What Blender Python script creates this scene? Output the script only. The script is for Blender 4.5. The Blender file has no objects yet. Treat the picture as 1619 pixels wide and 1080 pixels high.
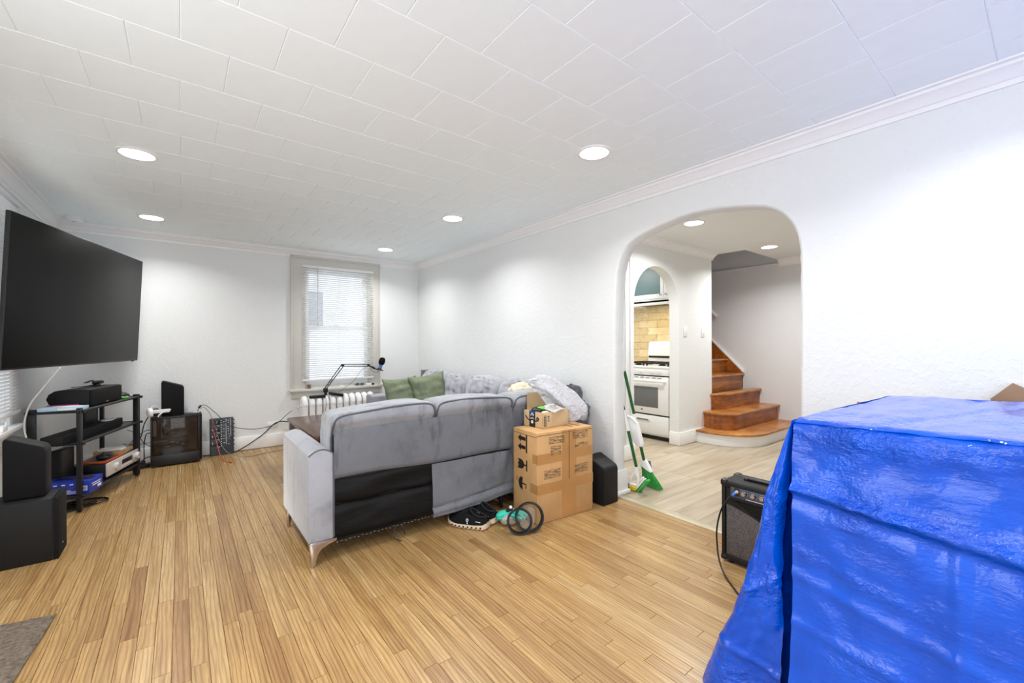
import bpy, bmesh, math, random
from mathutils import Vector, Matrix, noise
random.seed(7)
S = bpy.context.scene
COL = S.collection
PI = math.pi
# ---------------------------------------------------------------- camera
cam = bpy.data.cameras.new('camera'); camo = bpy.data.objects.new('camera', cam); COL.objects.link(camo)
cam.sensor_width = 36; cam.lens = 36 * 672.7 / 1619; cam.shift_y = 3.18 / 1619
cam.clip_start = .05
camo.matrix_world = Matrix.Translation((0, 0, 1.2)) @ Matrix.Rotation(-.6613, 4, 'Z') @ Matrix.Rotation(PI / 2, 4, 'X') @ Matrix.Rotation(-.0027, 4, 'Z')
S.camera = camo
# ---------------------------------------------------------------- view, world, lamps, added window light
vs = S.view_settings
S.display_settings.display_device = 'sRGB'
vs.view_transform = 'Standard'; vs.look = 'None'; vs.gamma = 1; vs.use_curve_mapping = False; vs.exposure = 0.5
S.cycles.max_bounces = 10; S.cycles.diffuse_bounces = 6; S.cycles.glossy_bounces = 4; S.cycles.transmission_bounces = 6
S.cycles.transparent_max_bounces = 8
S.cycles.sample_clamp_indirect = 6
S.cycles.caustics_reflective = False; S.cycles.caustics_refractive = False
W = bpy.data.worlds.new('sky'); S.world = W; W.use_nodes = True
W.node_tree.nodes['Background'].inputs[0].default_value = (.86, .93, 1, 1)
W.node_tree.nodes['Background'].inputs[1].default_value = 1.25

def area(name, loc, rot, sx, sy, power, col=(1, 1, 1), shape='RECTANGLE', spread=PI):
    l = bpy.data.lights.new(name, 'AREA'); l.shape = shape; l.size = sx
    if shape in ('RECTANGLE', 'ELLIPSE'): l.size_y = sy
    l.energy = power; l.color = col; l.spread = spread
    o = bpy.data.objects.new(name, l); COL.objects.link(o); o.location = loc; o.rotation_euler = rot
    return o
K_FILL = .44; K_LAMP = .84
area('added_back_window_light', (.2, -1.69, 1.35), (PI / 2, 0, 0), 1.85, 1.86, 60 * K_FILL, (.98, .99, 1))  # added soft light in an unseen window behind the camera
area('added_side_window_light', (-1.08, 1.0, 1.4), (0, -PI / 2, 0), 1.25, 1.1, 27 * K_FILL, (.98, .99, 1))  # added light in an unseen side window, gives the tarp its highlights
LAMPS = [(-.204, 1.70), (-.204, 3.375), (-.204, 4.98), (1.948, 1.70), (1.948, 3.375), (1.945, 4.98), (-.204, .0), (1.948, .0)]
HALL_LAMPS = [(3.831, 2.118), (5.499, 2.104)]
for i, (x, y) in enumerate(LAMPS):
    area('lamp_light', (x, y, 2.318), (0, 0, 0), .16, .16, 9 * K_LAMP, (1, .998, .985), 'DISK', 2.5)
for (x, y) in HALL_LAMPS:
    area('hall_lamp_light', (x, y, 2.318), (0, 0, 0), .16, .16, 15 * K_LAMP, (1, .998, .985), 'DISK', 2.6)
area('kitchen_fill_light', (4.1, 3.9, 2.3), (0, 0, 0), .3, .3, 14, (1, .98, .95), 'DISK')  # added unseen light, the kitchen would be dark without it
area('hood_lamp_light', (4.90, 3.32, 1.70), (0, 0, 0), .08, .28, 2.2, (1, .80, .42))

# ---------------------------------------------------------------- colours and materials
def lin(c):
    return tuple(((v / 255) / 12.92 if v / 255 <= .04045 else ((v / 255 + .055) / 1.055) ** 2.4) for v in c)
class NT:
    def __init__(s, name):
        s.m = bpy.data.materials.new(name); s.m.use_nodes = True; s.t = s.m.node_tree
        s.b = s.t.nodes['Principled BSDF']
    def n(s, typ, **kw):
        nd = s.t.nodes.new(typ)
        for k, v in kw.items():
            if k in nd.inputs: nd.inputs[k].default_value = v
            else: setattr(nd, k, v)
        return nd
    def l(s, a, b): s.t.links.new(a, b)
    def pos(s, scale=(1, 1, 1), obj=False):
        if obj: src = s.n('ShaderNodeTexCoord').outputs['Object']
        else: src = s.n('ShaderNodeNewGeometry').outputs['Position']
        mp = s.n('ShaderNodeMapping'); mp.inputs['Scale'].default_value = scale
        s.l(src, mp.inputs[0]); return mp.outputs[0]
    def noise(s, vec, scale, detail=3, rough=.5):
        nd = s.n('ShaderNodeTexNoise'); nd.inputs['Scale'].default_value = scale; nd.inputs['Detail'].default_value = detail
        nd.inputs['Roughness'].default_value = rough
        s.l(vec, nd.inputs['Vector']); return nd.outputs['Fac']
    def ramp(s, fac, stops):
        r = s.n('ShaderNodeValToRGB'); e = r.color_ramp.elements
        while len(e) < len(stops): e.new(.5)
        for el, (p, c) in zip(e, stops):
            el.position = p; el.color = (*c, 1) if len(c) == 3 else c
        s.l(fac, r.inputs[0]); return r.outputs[0]
    def mix(s, a, b, fac, mode='MIX'):
        m = s.n('ShaderNodeMix'); m.data_type = 'RGBA'; m.blend_type = mode
        for i, v in ((6, a), (7, b), (0, fac)):
            if isinstance(v, (int, float)): m.inputs[i].default_value = v
            elif isinstance(v, tuple): m.inputs[i].default_value = (*v, 1)
            else: s.l(v, m.inputs[i])
        return m.outputs[2]
    def math(s, op, a, b=None):
        m = s.n('ShaderNodeMath'); m.operation = op
        for i, v in ((0, a), (1, b)):
            if v is None: continue
            if isinstance(v, (int, float)): m.inputs[i].default_value = v
            else: s.l(v, m.inputs[i])
        return m.outputs[0]
    def bump(s, h, strength, dist=.01):
        b = s.n('ShaderNodeBump'); b.inputs['Strength'].default_value = strength; b.inputs['Distance'].default_value = dist
        s.l(h, b.inputs['Height']); s.l(b.outputs[0], s.b.inputs['Normal']); return b
    def set(s, col=None, rough=None, metal=None, spec=None, **kw):
        if col is not None:
            if isinstance(col, tuple): s.b.inputs['Base Color'].default_value = (*col, 1)
            else: s.l(col, s.b.inputs['Base Color'])
        for k, v in (('Roughness', rough), ('Metallic', metal), ('Specular IOR Level', spec)):
            if v is None: continue
            if isinstance(v, (int, float)): s.b.inputs[k].default_value = v
            else: s.l(v, s.b.inputs[k])
        for k, v in kw.items(): s.b.inputs[k].default_value = v
        return s

def simple(name, rgb, rough=.5, metal=0, spec=.5, var=.06, vs=14, bump=0, bs=200, bd=.002, **kw):
    t = NT(name); p = t.pos(obj=True)
    c = lin(rgb)
    if var:
        f = t.noise(p, vs, 3)
        a = tuple(v * (1 - var) for v in c); b = tuple(min(1, v * (1 + var)) for v in c)
        c = t.ramp(f, [(.3, a), (.7, b)])
    t.set(c, rough, metal, spec, **kw)
    if bump: t.bump(t.noise(p, bs, 2), bump, bd)
    return t.m
def emit(name, rgb, strength):
    t = NT(name); t.set((0, 0, 0), .5); t.b.inputs['Emission Color'].default_value = (*rgb, 1); t.b.inputs['Emission Strength'].default_value = strength
    return t.m

M = {}
def plaster(name, rgb, strength=.3):
    t = NT(name); p = t.pos()
    n1 = t.noise(p, 34, 3, .55); n2 = t.noise(p, 6, 2); n3 = t.noise(p, 120, 2)
    r = t.ramp(n1, [(.50, (0, 0, 0)), (.57, (1, 1, 1))])
    h = t.math('ADD', t.math('MULTIPLY', r, t.math('ADD', .15, n2)), t.math('MULTIPLY', n3, .25))
    c = lin(rgb); col = t.ramp(n2, [(.3, tuple(v * .988 for v in c)), (.7, c)])
    t.set(col, .62, spec=.3); t.bump(h, strength, .0022); return t.m
M['plaster'] = plaster('white textured plaster', (232, 234, 234), .42)
M['plaster_grey'] = plaster('pale grey plaster', (224, 225, 228), .25)
M['plaster_smooth'] = simple('smooth white wall paint', (232, 235, 235), .6, spec=.3, var=.01, bump=.08, bs=60)
M['ceiling'] = simple('white ceiling tile', (243, 250, 252), .6, spec=.3, var=.01, bump=.06, bs=90)
M['trim'] = simple('white gloss trim paint', (243, 243, 243), .38, var=.01)
M['beige_trim'] = simple('warm grey window paint', (206, 204, 197), .45, var=.015)
M['white'] = simple('white enamel', (240, 240, 240), .3, var=.01)
M['white_plastic'] = simple('white plastic', (236, 236, 236), .4, var=.01)
M['blind'] = simple('white blind slat', (244, 244, 243), .45, var=.01, **{'Subsurface Weight': 0.0})
M['black'] = simple('black plastic', (18, 18, 19), .42, var=.1)
M['black_metal'] = simple('black powder coat metal', (24, 25, 29), .38, var=.08)
M['black_fabric'] = simple('black speaker cloth', (22, 22, 23), .85, spec=.25, var=.1, vs=300, bump=.4, bs=900, bd=.001)
M['speaker_vinyl'] = simple('black vinyl', (22, 22, 23), .6, spec=.35, var=.12, bump=.25, bs=500)
M['tv_screen'] = simple('matte television glass', (16, 16, 16), .36, spec=.14, var=.03, vs=2)
M['tv_bezel'] = simple('dark bezel', (20, 20, 21), .4, var=0)
M['chrome'] = simple('polished steel', (205, 198, 192), .16, 1, var=.04)
M['silver'] = simple('brushed silver', (214, 208, 206), .42, .35, var=.03)
M['lens'] = emit('lit lamp lens', (1, .99, .97), 9)
M['lens_hood'] = emit('lit hood lens', (1, .9, .6), 5)
M['velcro'] = simple('grey cord', (120, 120, 122), .6)
M['red'] = simple('red cable', (196, 92, 86), .45)
M['red_plug'] = simple('red plug', (205, 55, 40), .45)
M['white_cord'] = simple('white cord', (222, 222, 222), .45)
M['blue_box'] = simple('blue printed carton', (28, 52, 160), .4, var=.06)
M['print_white'] = simple('white print', (225, 228, 240), .5, var=0)
M['print_black'] = simple('black print', (28, 24, 22), .6, var=.05)
M['copper'] = simple('copper badge', (190, 128, 74), .3, .8)
M['blue'] = simple('blue plastic', (40, 112, 205), .4)
M['foam'] = simple('black foam', (22, 22, 22), .95, spec=.1, bump=.8, bs=260, bd=.004)
M['orange'] = simple('orange printed case', (196, 84, 38), .45)
M['green'] = simple('dark green tube', (26, 92, 42), .35)
M['green_bristle'] = simple('bright green bristle', (58, 168, 74), .55, var=.2, vs=60)
M['yellow'] = simple('yellow sponge', (206, 178, 52), .8)
M['teal'] = simple('teal rubber', (52, 196, 172), .55, var=.08)
M['knit'] = simple('grey knit cotton', (178, 170, 160), .9, spec=.2, var=.1, bump=.5, bs=300)
M['grey_blue'] = simple('blue grey plastic', (72, 118, 150), .5)
M['dustpan'] = simple('grey plastic', (84, 92, 98), .5)
M['sole'] = simple('cream rubber sole', (222, 205, 180), .6)
M['shoe'] = simple('black shoe mesh', (32, 32, 35), .8, spec=.3, bump=.4, bs=600)
M['rubber'] = simple('black rubber', (20, 20, 21), .5)
M['teal_glass'] = simple('frosted teal glass', (92, 122, 126), .35, var=.03)
M['oven_glass'] = simple('grey oven glass', (112, 113, 115), .15, var=.02)
M['iron'] = simple('black cast iron', (22, 22, 22), .5)
M['counter'] = simple('beige stone counter', (214, 198, 164), .3, var=.1, vs=40)
M['outside'] = simple('pale siding', (232, 232, 238), .6, var=.02)
M['outside_glass'] = simple('dull grey window', (150, 156, 166), .3)
M['clear'] = simple('clear plastic', (240, 244, 246), .15, var=0, **{'Alpha': .13})
M['paper'] = simple('white paper', (240, 240, 238), .6, var=.02)
M['cream_cloth'] = simple('cream cloth', (226, 216, 190), .85, var=.04)
M['magenta'] = simple('magenta print', (158, 62, 122), .4)
M['sky_case'] = simple('pale blue case', (176, 206, 226), .3)
M['cup'] = simple('brown cup', (128, 90, 72), .5)
M['lime'] = simple('green label', (110, 196, 74), .4)

t = NT('window glass'); t.set((.95, .97, 1), .02); t.b.inputs['Alpha'].default_value = .10; M['glass'] = t.m
t = NT('smoked glass'); t.set(lin((52, 40, 28)), .06); t.b.inputs['Alpha'].default_value = .42; M['smoked'] = t.m

def oak():
    t = NT('honey oak strip')
    at = t.n('ShaderNodeAttribute'); at.attribute_name = 'tone'
    tone = at.outputs['Fac']
    geo = t.n('ShaderNodeNewGeometry').outputs['Position']
    off = t.n('ShaderNodeCombineXYZ'); t.l(t.math('MULTIPLY', tone, 37.0), off.inputs[0]); t.l(t.math('MULTIPLY', tone, 91.0), off.inputs[1])
    ad = t.n('ShaderNodeVectorMath'); ad.operation = 'ADD'; t.l(geo, ad.inputs[0]); t.l(off.outputs[0], ad.inputs[1])
    def mp(sc):
        m_ = t.n('ShaderNodeMapping'); m_.inputs['Scale'].default_value = sc; t.l(ad.outputs[0], m_.inputs[0]); return m_.outputs[0]
    base = t.ramp(tone, [(0, lin((176, 144, 94))), (.3, lin((185, 152, 101))), (.7, lin((190, 158, 106))), (1, lin((198, 169, 120)))])
    # darker heartwood boards have tone below zero mapped by 'dark'
    ad2 = t.n('ShaderNodeAttribute'); ad2.attribute_name = 'dark'
    base = t.mix(base, lin((146, 106, 64)), ad2.outputs['Fac'])
    g1 = t.noise(mp((42, 1.6, 1)), 1, 5, .62)
    cath = t.n('ShaderNodeTexWave'); cath.wave_type = 'BANDS'; cath.bands_direction = 'X'
    cath.inputs['Scale'].default_value = 9; cath.inputs['Distortion'].default_value = 9; cath.inputs['Detail'].default_value = 2; cath.inputs['Detail Scale'].default_value = .7
    t.l(mp((2.2, .28, 1)), cath.inputs['Vector'])
    g2 = t.noise(mp((260, 9, 1)), 1, 2)
    c = t.mix(base, t.ramp(g1, [(.32, lin((150, 108, 66))), (.6, (1, 1, 1))]), .46, 'MULTIPLY')
    c = t.mix(c, t.ramp(cath.outputs['Fac'], [(.0, lin((172, 126, 78))), (.45, (1, 1, 1))]), .45, 'MULTIPLY')
    c = t.mix(c, t.ramp(g2, [(.35, lin((182, 140, 96))), (.55, (1, 1, 1))]), .28, 'MULTIPLY')
    t.set(c, .3, spec=.5)
    t.set(rough=t.ramp(g1, [(.3, (.36,) * 3), (.7, (.24,) * 3)]))
    t.bump(t.math('ADD', g1, t.math('MULTIPLY', g2, .4)), .06, .004)
    return t.m
M['oak'] = oak()
def vinyl():
    t = NT('greige vinyl plank')
    at = t.n('ShaderNodeAttribute'); at.attribute_name = 'tone'
    geo = t.n('ShaderNodeNewGeometry').outputs['Position']
    off = t.n('ShaderNodeCombineXYZ'); t.l(t.math('MULTIPLY', at.outputs['Fac'], 37.0), off.inputs[1]); t.l(t.math('MULTIPLY', at.outputs['Fac'], 91.0), off.inputs[0])
    ad = t.n('ShaderNodeVectorMath'); ad.operation = 'ADD'; t.l(geo, ad.inputs[0]); t.l(off.outputs[0], ad.inputs[1])
    m_ = t.n('ShaderNodeMapping'); m_.inputs['Scale'].default_value = (1.3, 11, 1); t.l(ad.outputs[0], m_.inputs[0])
    n1 = t.noise(m_.outputs[0], 1.3, 4)
    base = t.ramp(at.outputs['Fac'], [(0, lin((186, 172, 150))), (1, lin((200, 188, 168)))])
    c = t.mix(base, t.ramp(n1, [(.3, lin((190, 178, 158))), (.65, (1, 1, 1))]), .6, 'MULTIPLY')
    t.set(c, .33); return t.m
M['vinyl'] = vinyl()
M['strip'] = simple('satin threshold strip', (196, 190, 164), .35, .2)
def stained(name, a, b, rough=.28, sc=(1.5, 14, 14)):
    t = NT(name); p = t.pos(sc)
    n1 = t.noise(p, 2.2, 5, .6); n2 = t.noise(t.pos((1, 1, 1)), 5, 3)
    c = t.ramp(n1, [(.3, lin(a)), (.7, lin(b))])
    c = t.mix(c, t.ramp(n2, [(.35, lin((150, 110, 90))), (.62, (1, 1, 1))]), .55, 'MULTIPLY')
    t.set(c, rough); return t.m
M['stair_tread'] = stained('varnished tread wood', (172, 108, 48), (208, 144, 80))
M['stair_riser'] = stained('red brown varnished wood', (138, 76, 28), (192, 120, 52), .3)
M['table_wood'] = stained('dark brown table wood', (74, 50, 42), (104, 74, 62), .22)
M['brown_panel'] = simple('brown fibreboard', (146, 116, 92), .7, var=.05)
def cardboard(name, rgb, tape=False):
    t = NT(name); p = t.pos((1, 1, 1), True)
    n1 = t.noise(p, 7, 4); n2 = t.noise(t.pos((160, 160, 6), True), 1, 2)
    c = lin(rgb)
    col = t.ramp(n1, [(.3, tuple(v * .9 for v in c)), (.7, tuple(min(1, v * 1.06) for v in c))])
    t.set(col, .72 if not tape else .3, spec=.3 if not tape else .5); t.bump(n2, .08, .002); return t.m
M['cardboard'] = cardboard('corrugated cardboard', (200, 158, 108))
M['cardboard_light'] = cardboard('light cardboard', (206, 178, 138))
M['tape'] = cardboard('packing tape over cardboard', (184, 136, 82), True)
t = NT('rubbed grey ink'); t.set(lin((82, 72, 62)), .7)
al = t.ramp(t.noise(t.pos((18, 18, 120), True), 1.2, 4, .6), [(.42, (0, 0, 0)), (.66, (.42, .42, .42))]); t.l(al, t.b.inputs['Alpha']); M['smudge'] = t.m
def velvet(name, rgb):
    t = NT(name); p = t.pos()
    n1 = t.noise(p, 3.4, 5, .68); n2 = t.noise(t.pos((6, 6, 1.6)), 1.8, 5, .65)
    c = lin(rgb)
    col = t.ramp(n1, [(.30, tuple(v * .70 for v in c)), (.47, c), (.72, tuple(min(1, v * 1.12) for v in c))])
    col = t.mix(col, t.ramp(n2, [(.34, tuple([.5] * 3)), (.45, (1, 1, 1))]), .6, 'MULTIPLY')
    t.set(col, .75, spec=.2)
    t.b.inputs['Sheen Weight'].default_value = .55; t.b.inputs['Sheen Roughness'].default_value = .35
    n3 = t.noise(p, 18, 3); t.bump(t.math('ADD', n3, t.math('MULTIPLY', t.noise(p, 420, 2), .15)), .12, .01); return t.m
M['velvet'] = velvet('grey velvet', (150, 153, 160))
M['velvet_light'] = velvet('light grey velvet', (158, 160, 167))
M['velvet_dark'] = velvet('slate velvet', (92, 94, 101))
M['velvet_lit'] = velvet('lit grey velvet', (172, 172, 180))  # same velvet lightened, light on the tufted cushions put into the colour
M['piping'] = simple('dark grey piping', (84, 85, 90), .8)
t = NT('black dust cover'); p = t.pos()
t.set(lin((26, 26, 27)), .62, spec=.4); t.bump(t.noise(t.pos((6, 6, 14)), 1.5, 3), .35, .02); M['dust_cover'] = t.m
t = NT('sage green cotton'); p = t.pos(); n1 = t.noise(p, 9, 3)
t.set(t.ramp(n1, [(.3, lin((112, 121, 98))), (.7, lin((130, 139, 116)))]), .85, spec=.2); t.bump(t.math('ADD', t.noise(p, 24, 3), t.math('MULTIPLY', t.noise(p, 500, 2), .2)), .25, .012); M['sage'] = t.m
t = NT('blue woven tarp'); p = t.pos()
n1 = t.noise(p, 7, 4, .55); n2 = t.noise(t.pos((3, 3, 22)), 1.4, 3, .6); n3 = t.noise(p, 38, 3, .62)
r1 = t.math('ABSOLUTE', t.math('SUBTRACT', t.noise(p, 13, 3, .55), .5)); r2 = t.math('ABSOLUTE', t.math('SUBTRACT', t.noise(t.pos((10, 10, 26)), 2.2, 3, .6), .5))
crk = t.math('ADD', t.math('MULTIPLY', r1, 1.6), t.math('MULTIPLY', r2, 1.2))
ca = t.n('ShaderNodeAttribute'); ca.attribute_name = 'crinkle'; area_ = ca.outputs['Fac']
n5 = t.noise(t.pos((1, 1, 1)), 24, 4, .68)
wv = t.n('ShaderNodeTexWave'); wv.inputs['Scale'].default_value = 130; wv.bands_direction = 'Z'; t.l(p, wv.inputs['Vector'])
c = t.ramp(n1, [(.3, lin((0, 70, 186))), (.7, lin((0, 86, 214)))])
t.set(c, .085, spec=.55)
h = t.math('ADD', t.math('MULTIPLY', n1, .17), t.math('MULTIPLY', n2, .05))
h = t.math('ADD', h, t.math('MULTIPLY', t.math('MULTIPLY', n5, area_), .95)); h = t.math('ADD', h, t.math('MULTIPLY', t.math('MULTIPLY', crk, t.math('ADD', t.math('MULTIPLY', area_, .8), .10)), .45)); h = t.math('ADD', h, t.math('MULTIPLY', wv.outputs['Fac'], .004))
t.bump(h, .75, .035); M['tarp'] = t.m
t = NT('thin white carrier bag'); t.set(lin((236, 236, 240)), .38); t.b.inputs['Transmission Weight'].default_value = .25; t.b.inputs['IOR'].default_value = 1.1
t.bump(t.math('ABSOLUTE', t.math('SUBTRACT', t.noise(t.pos(), 16, 4, .6), .5)), .9, .05); M['bag'] = t.m
t = NT('taupe pile rug'); p = t.pos(); n1 = t.noise(p, 60, 3); n2 = t.noise(t.pos((60, 240, 100)), 1, 2)
t.set(t.ramp(n1, [(.3, lin((112, 100, 88))), (.7, lin((150, 136, 122)))]), .95, spec=.1); t.bump(t.math('ADD', n1, n2), .9, .02); M['rug'] = t.m
t = NT('veined stone tile')
at = t.n('ShaderNodeAttribute'); at.attribute_name = 'tone'; p = t.pos()
n1 = t.noise(p, 5, 5, .6); vein = t.ramp(t.math('ABSOLUTE', t.math('SUBTRACT', n1, .5)), [(.0, lin((160, 134, 98))), (.014, (1, 1, 1))])
base = t.ramp(at.outputs['Fac'], [(0, lin((196, 176, 138))), (1, lin((224, 210, 178)))])
t.set(t.mix(base, vein, .45, 'MULTIPLY'), .3); M['stone'] = t.m
M['grout'] = simple('grout', (190, 172, 138), .8)
t = NT('amp grille cloth'); p = t.pos(obj=True)
ck = t.n('ShaderNodeTexNoise'); ck.inputs['Scale'].default_value = 420; t.l(p, ck.inputs['Vector'])
t.set(t.ramp(ck.outputs['Fac'], [(.4, lin((66, 64, 66))), (.6, lin((116, 110, 106)))]), .9, spec=.2); M['grille'] = t.m
M['amp_panel'] = simple('slate control panel', (84, 92, 108), .35, .3)
M['steel_dark'] = simple('dark steel', (60, 60, 64), .35, .6)
M['joint'] = simple('dark joint', (112, 78, 46), .9)
M['pc_inner'] = simple('brown tinted machine interior', (112, 94, 74), .5)
M['pc_light'] = simple('pale bracket', (196, 190, 178), .4)
M['synth_grey'] = simple('slate panel', (58, 62, 68), .45, var=.05)
M['synth_light'] = simple('pale grey print', (150, 158, 164), .5)
M['purple'] = simple('purple button', (64, 32, 84), .4)

# ---------------------------------------------------------------- mesh builder
class MB:
    def __init__(s): s.bm = bmesh.new()
    def _add(s, other, mat):
        other.transform(mat)
        me = bpy.data.meshes.new('tmp'); other.to_mesh(me); other.free(); s.bm.from_mesh(me); bpy.data.meshes.remove(me)
    def box(s, c, d, rot=None, bev=0, seg=2):
        b = bmesh.new(); bmesh.ops.create_cube(b, size=1)
        bmesh.ops.scale(b, vec=d, verts=b.verts)
        if bev: bmesh.ops.bevel(b, geom=list(b.edges), offset=bev, segments=seg, affect='EDGES', profile=.5)
        m = Matrix.Translation(c)
        if rot is not None: m = m @ (rot if isinstance(rot, Matrix) else Matrix.Rotation(rot, 4, 'Z'))
        s._add(b, m); return s
    def bx(s, x0, x1, y0, y1, z0, z1, bev=0, seg=2):
        return s.box(((x0 + x1) / 2, (y0 + y1) / 2, (z0 + z1) / 2), (abs(x1 - x0), abs(y1 - y0), abs(z1 - z0)), None, bev, seg)
    def cyl(s, p0, p1, r0, r1=None, n=16, cap=True):
        p0, p1 = Vector(p0), Vector(p1); r1 = r0 if r1 is None else r1
        b = bmesh.new(); L = (p1 - p0).length
        bmesh.ops.create_cone(b, cap_ends=cap, segments=n, radius1=r0, radius2=r1, depth=L)
        q = Vector((0, 0, 1)).rotation_difference((p1 - p0).normalized()).to_matrix().to_4x4()
        s._add(b, Matrix.Translation((p0 + p1) / 2) @ q); return s
    def ball(s, c, r, d=(1, 1, 1), n=14):
        b = bmesh.new(); bmesh.ops.create_uvsphere(b, u_segments=n, v_segments=max(6, n // 2 + 2), radius=r)
        s._add(b, Matrix.Translation(c) @ Matrix.Diagonal((*d, 1))); return s
    def rings(s, rings, closed=True, cap=True):
        vs_ = [[s.bm.verts.new(p) for p in r] for r in rings]; n = len(rings[0])
        for a, b in zip(vs_, vs_[1:]):
            for i in range(n if closed else n - 1):
                j = (i + 1) % n; s.bm.faces.new((a[i], a[j], b[j], b[i]))
        if cap and closed:
            s.bm.faces.new(vs_[0][::-1]); s.bm.faces.new(vs_[-1])
        return s
    def tube(s, pts, r, n=8, sub=6, cap=True):
        P = [Vector(p) for p in pts]
        if sub > 1 and len(P) > 2: P = spline(P, sub)
        rr = r if callable(r) else (lambda u: r)
        ring = []; prev = None
        for i, p in enumerate(P):
            tg = (P[min(i + 1, len(P) - 1)] - P[max(i - 1, 0)]).normalized()
            if prev is None: a = tg.orthogonal().normalized()
            else:
                a = prev - tg * prev.dot(tg)
                a = a.normalized() if a.length > 1e-6 else tg.orthogonal().normalized()
            prev = a; b = tg.cross(a); q = rr(i / max(1, len(P) - 1))
            ring.append([p + (a * math.cos(2 * PI * k / n) + b * math.sin(2 * PI * k / n)) * q for k in range(n)])
        return s.rings(ring, True, cap)
    def prism(s, poly, axis, a0, a1, bev=0, seg=2):
        # poly: 2D outline in the two other axes (in x,y,z order), extruded on axis from a0 to a1
        b = bmesh.new()
        def mk(u, v, a):
            p = [0, 0, 0]; o = [i for i in range(3) if i != axis]; p[o[0]] = u; p[o[1]] = v; p[axis] = a; return p
        A = [b.verts.new(mk(u, v, a0)) for u, v in poly]; B = [b.verts.new(mk(u, v, a1)) for u, v in poly]; n = len(poly)
        b.faces.new(A[::-1]); b.faces.new(B)
        for i in range(n): b.faces.new((A[i], A[(i + 1) % n], B[(i + 1) % n], B[i]))
        bmesh.ops.recalc_face_normals(b, faces=b.faces)
        if bev: bmesh.ops.bevel(b, geom=list(b.edges), offset=bev, segments=seg, affect='EDGES', profile=.5)
        s._add(b, Matrix()); return s
    def lathe(s, c, prof, n=20, axis=(0, 0, 1)):
        q = Vector((0, 0, 1)).rotation_difference(Vector(axis).normalized()).to_matrix(); c = Vector(c)
        return s.rings([[c + q @ Vector((r * math.cos(2 * PI * k / n), r * math.sin(2 * PI * k / n), z)) for k in range(n)] for r, z in prof], True, tuple(prof[0]) != tuple(prof[-1]))
    def grid(s, f, nu, nv, thick=0):
        V = [[s.bm.verts.new(f(i / nu, j / nv)) for j in range(nv + 1)] for i in range(nu + 1)]
        for i in range(nu):
            for j in range(nv): s.bm.faces.new((V[i][j], V[i + 1][j], V[i + 1][j + 1], V[i][j + 1]))
        return s
    def frame4(s, mk, u0, u1, d0, d1, z0, z1, bs, bb, bt, bev=0):
        s.bx(*mk(u0, u0 + bs, d0, d1, z0, z1), bev); s.bx(*mk(u1 - bs, u1, d0, d1, z0, z1), bev)
        s.bx(*mk(u0 + bs, u1 - bs, d0, d1, z0, z0 + bb), bev); s.bx(*mk(u0 + bs, u1 - bs, d0, d1, z1 - bt, z1), bev); return s
    def xf(s, m): s.bm.transform(m); return s
    def build(s, name, mat, parent=None, smooth=35, recalc=True, **props):
        if recalc: bmesh.ops.recalc_face_normals(s.bm, faces=s.bm.faces)
        me = bpy.data.meshes.new(name); s.bm.to_mesh(me); s.bm.free()
        me.materials.append(M[mat] if isinstance(mat, str) else mat)
        if smooth:
            me.shade_smooth(); me.set_sharp_from_angle(angle=math.radians(smooth))
        o = bpy.data.objects.new(name, me); COL.objects.link(o)
        if parent is not None: o.parent = parent
        for k, v in props.items(): o[k] = v
        return o
def spline(P, sub):
    out = []
    for i in range(len(P) - 1):
        p0 = P[max(i - 1, 0)]; p1 = P[i]; p2 = P[i + 1]; p3 = P[min(i + 2, len(P) - 1)]
        for k in range(sub):
            u = k / sub
            out.append(.5 * ((2 * p1) + (p2 - p0) * u + (2 * p0 - 5 * p1 + 4 * p2 - p3) * u * u + (3 * p1 - p0 - 3 * p2 + p3) * u ** 3))
    out.append(P[-1]); return out
def tag(o, label, cat, group=None):
    o['label'] = label; o['category'] = cat
    if group: o['group'] = group
    return o
def thing(name, label, cat, loc=(0, 0, 0), rz=0, group=None):
    o = bpy.data.objects.new(name, None); COL.objects.link(o); o.location = loc; o.rotation_euler = (0, 0, rz); o.empty_display_size = .05
    return tag(o, label, cat, group)
def struct(o): o['kind'] = 'structure'; return o
def clone(o, parent, loc=None):
    c = o.copy(); COL.objects.link(c)
    if parent is not None: c.parent = parent
    if loc is not None: c.location = loc
    return c
def nz(x, y, z, s=1.0): return noise.noise(Vector((x * s, y * s, z * s)))
def text_mesh(body, size, name, mat, parent, mw, ext=.0004):
    cu = bpy.data.curves.new('text', 'FONT'); cu.body = body; cu.size = size; cu.extrude = ext; cu.align_x = 'CENTER'; cu.align_y = 'CENTER'; cu.resolution_u = 2
    to = bpy.data.objects.new('text', cu); COL.objects.link(to)
    dg = bpy.context.evaluated_depsgraph_get(); me = bpy.data.meshes.new_from_object(to.evaluated_get(dg))
    bpy.data.objects.remove(to); bpy.data.curves.remove(cu)
    me.materials.clear(); me.materials.append(M[mat]); me.name = name
    o = bpy.data.objects.new(name, me); COL.objects.link(o); o.parent = parent; o.matrix_local = mw; return o

# ================================================================ SETTING
XL, XR, YF, ZC, YB = -.93, 2.697, 5.672, 2.339, -1.7
XR2 = 2.822                                   # hall face of the arch wall
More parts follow.
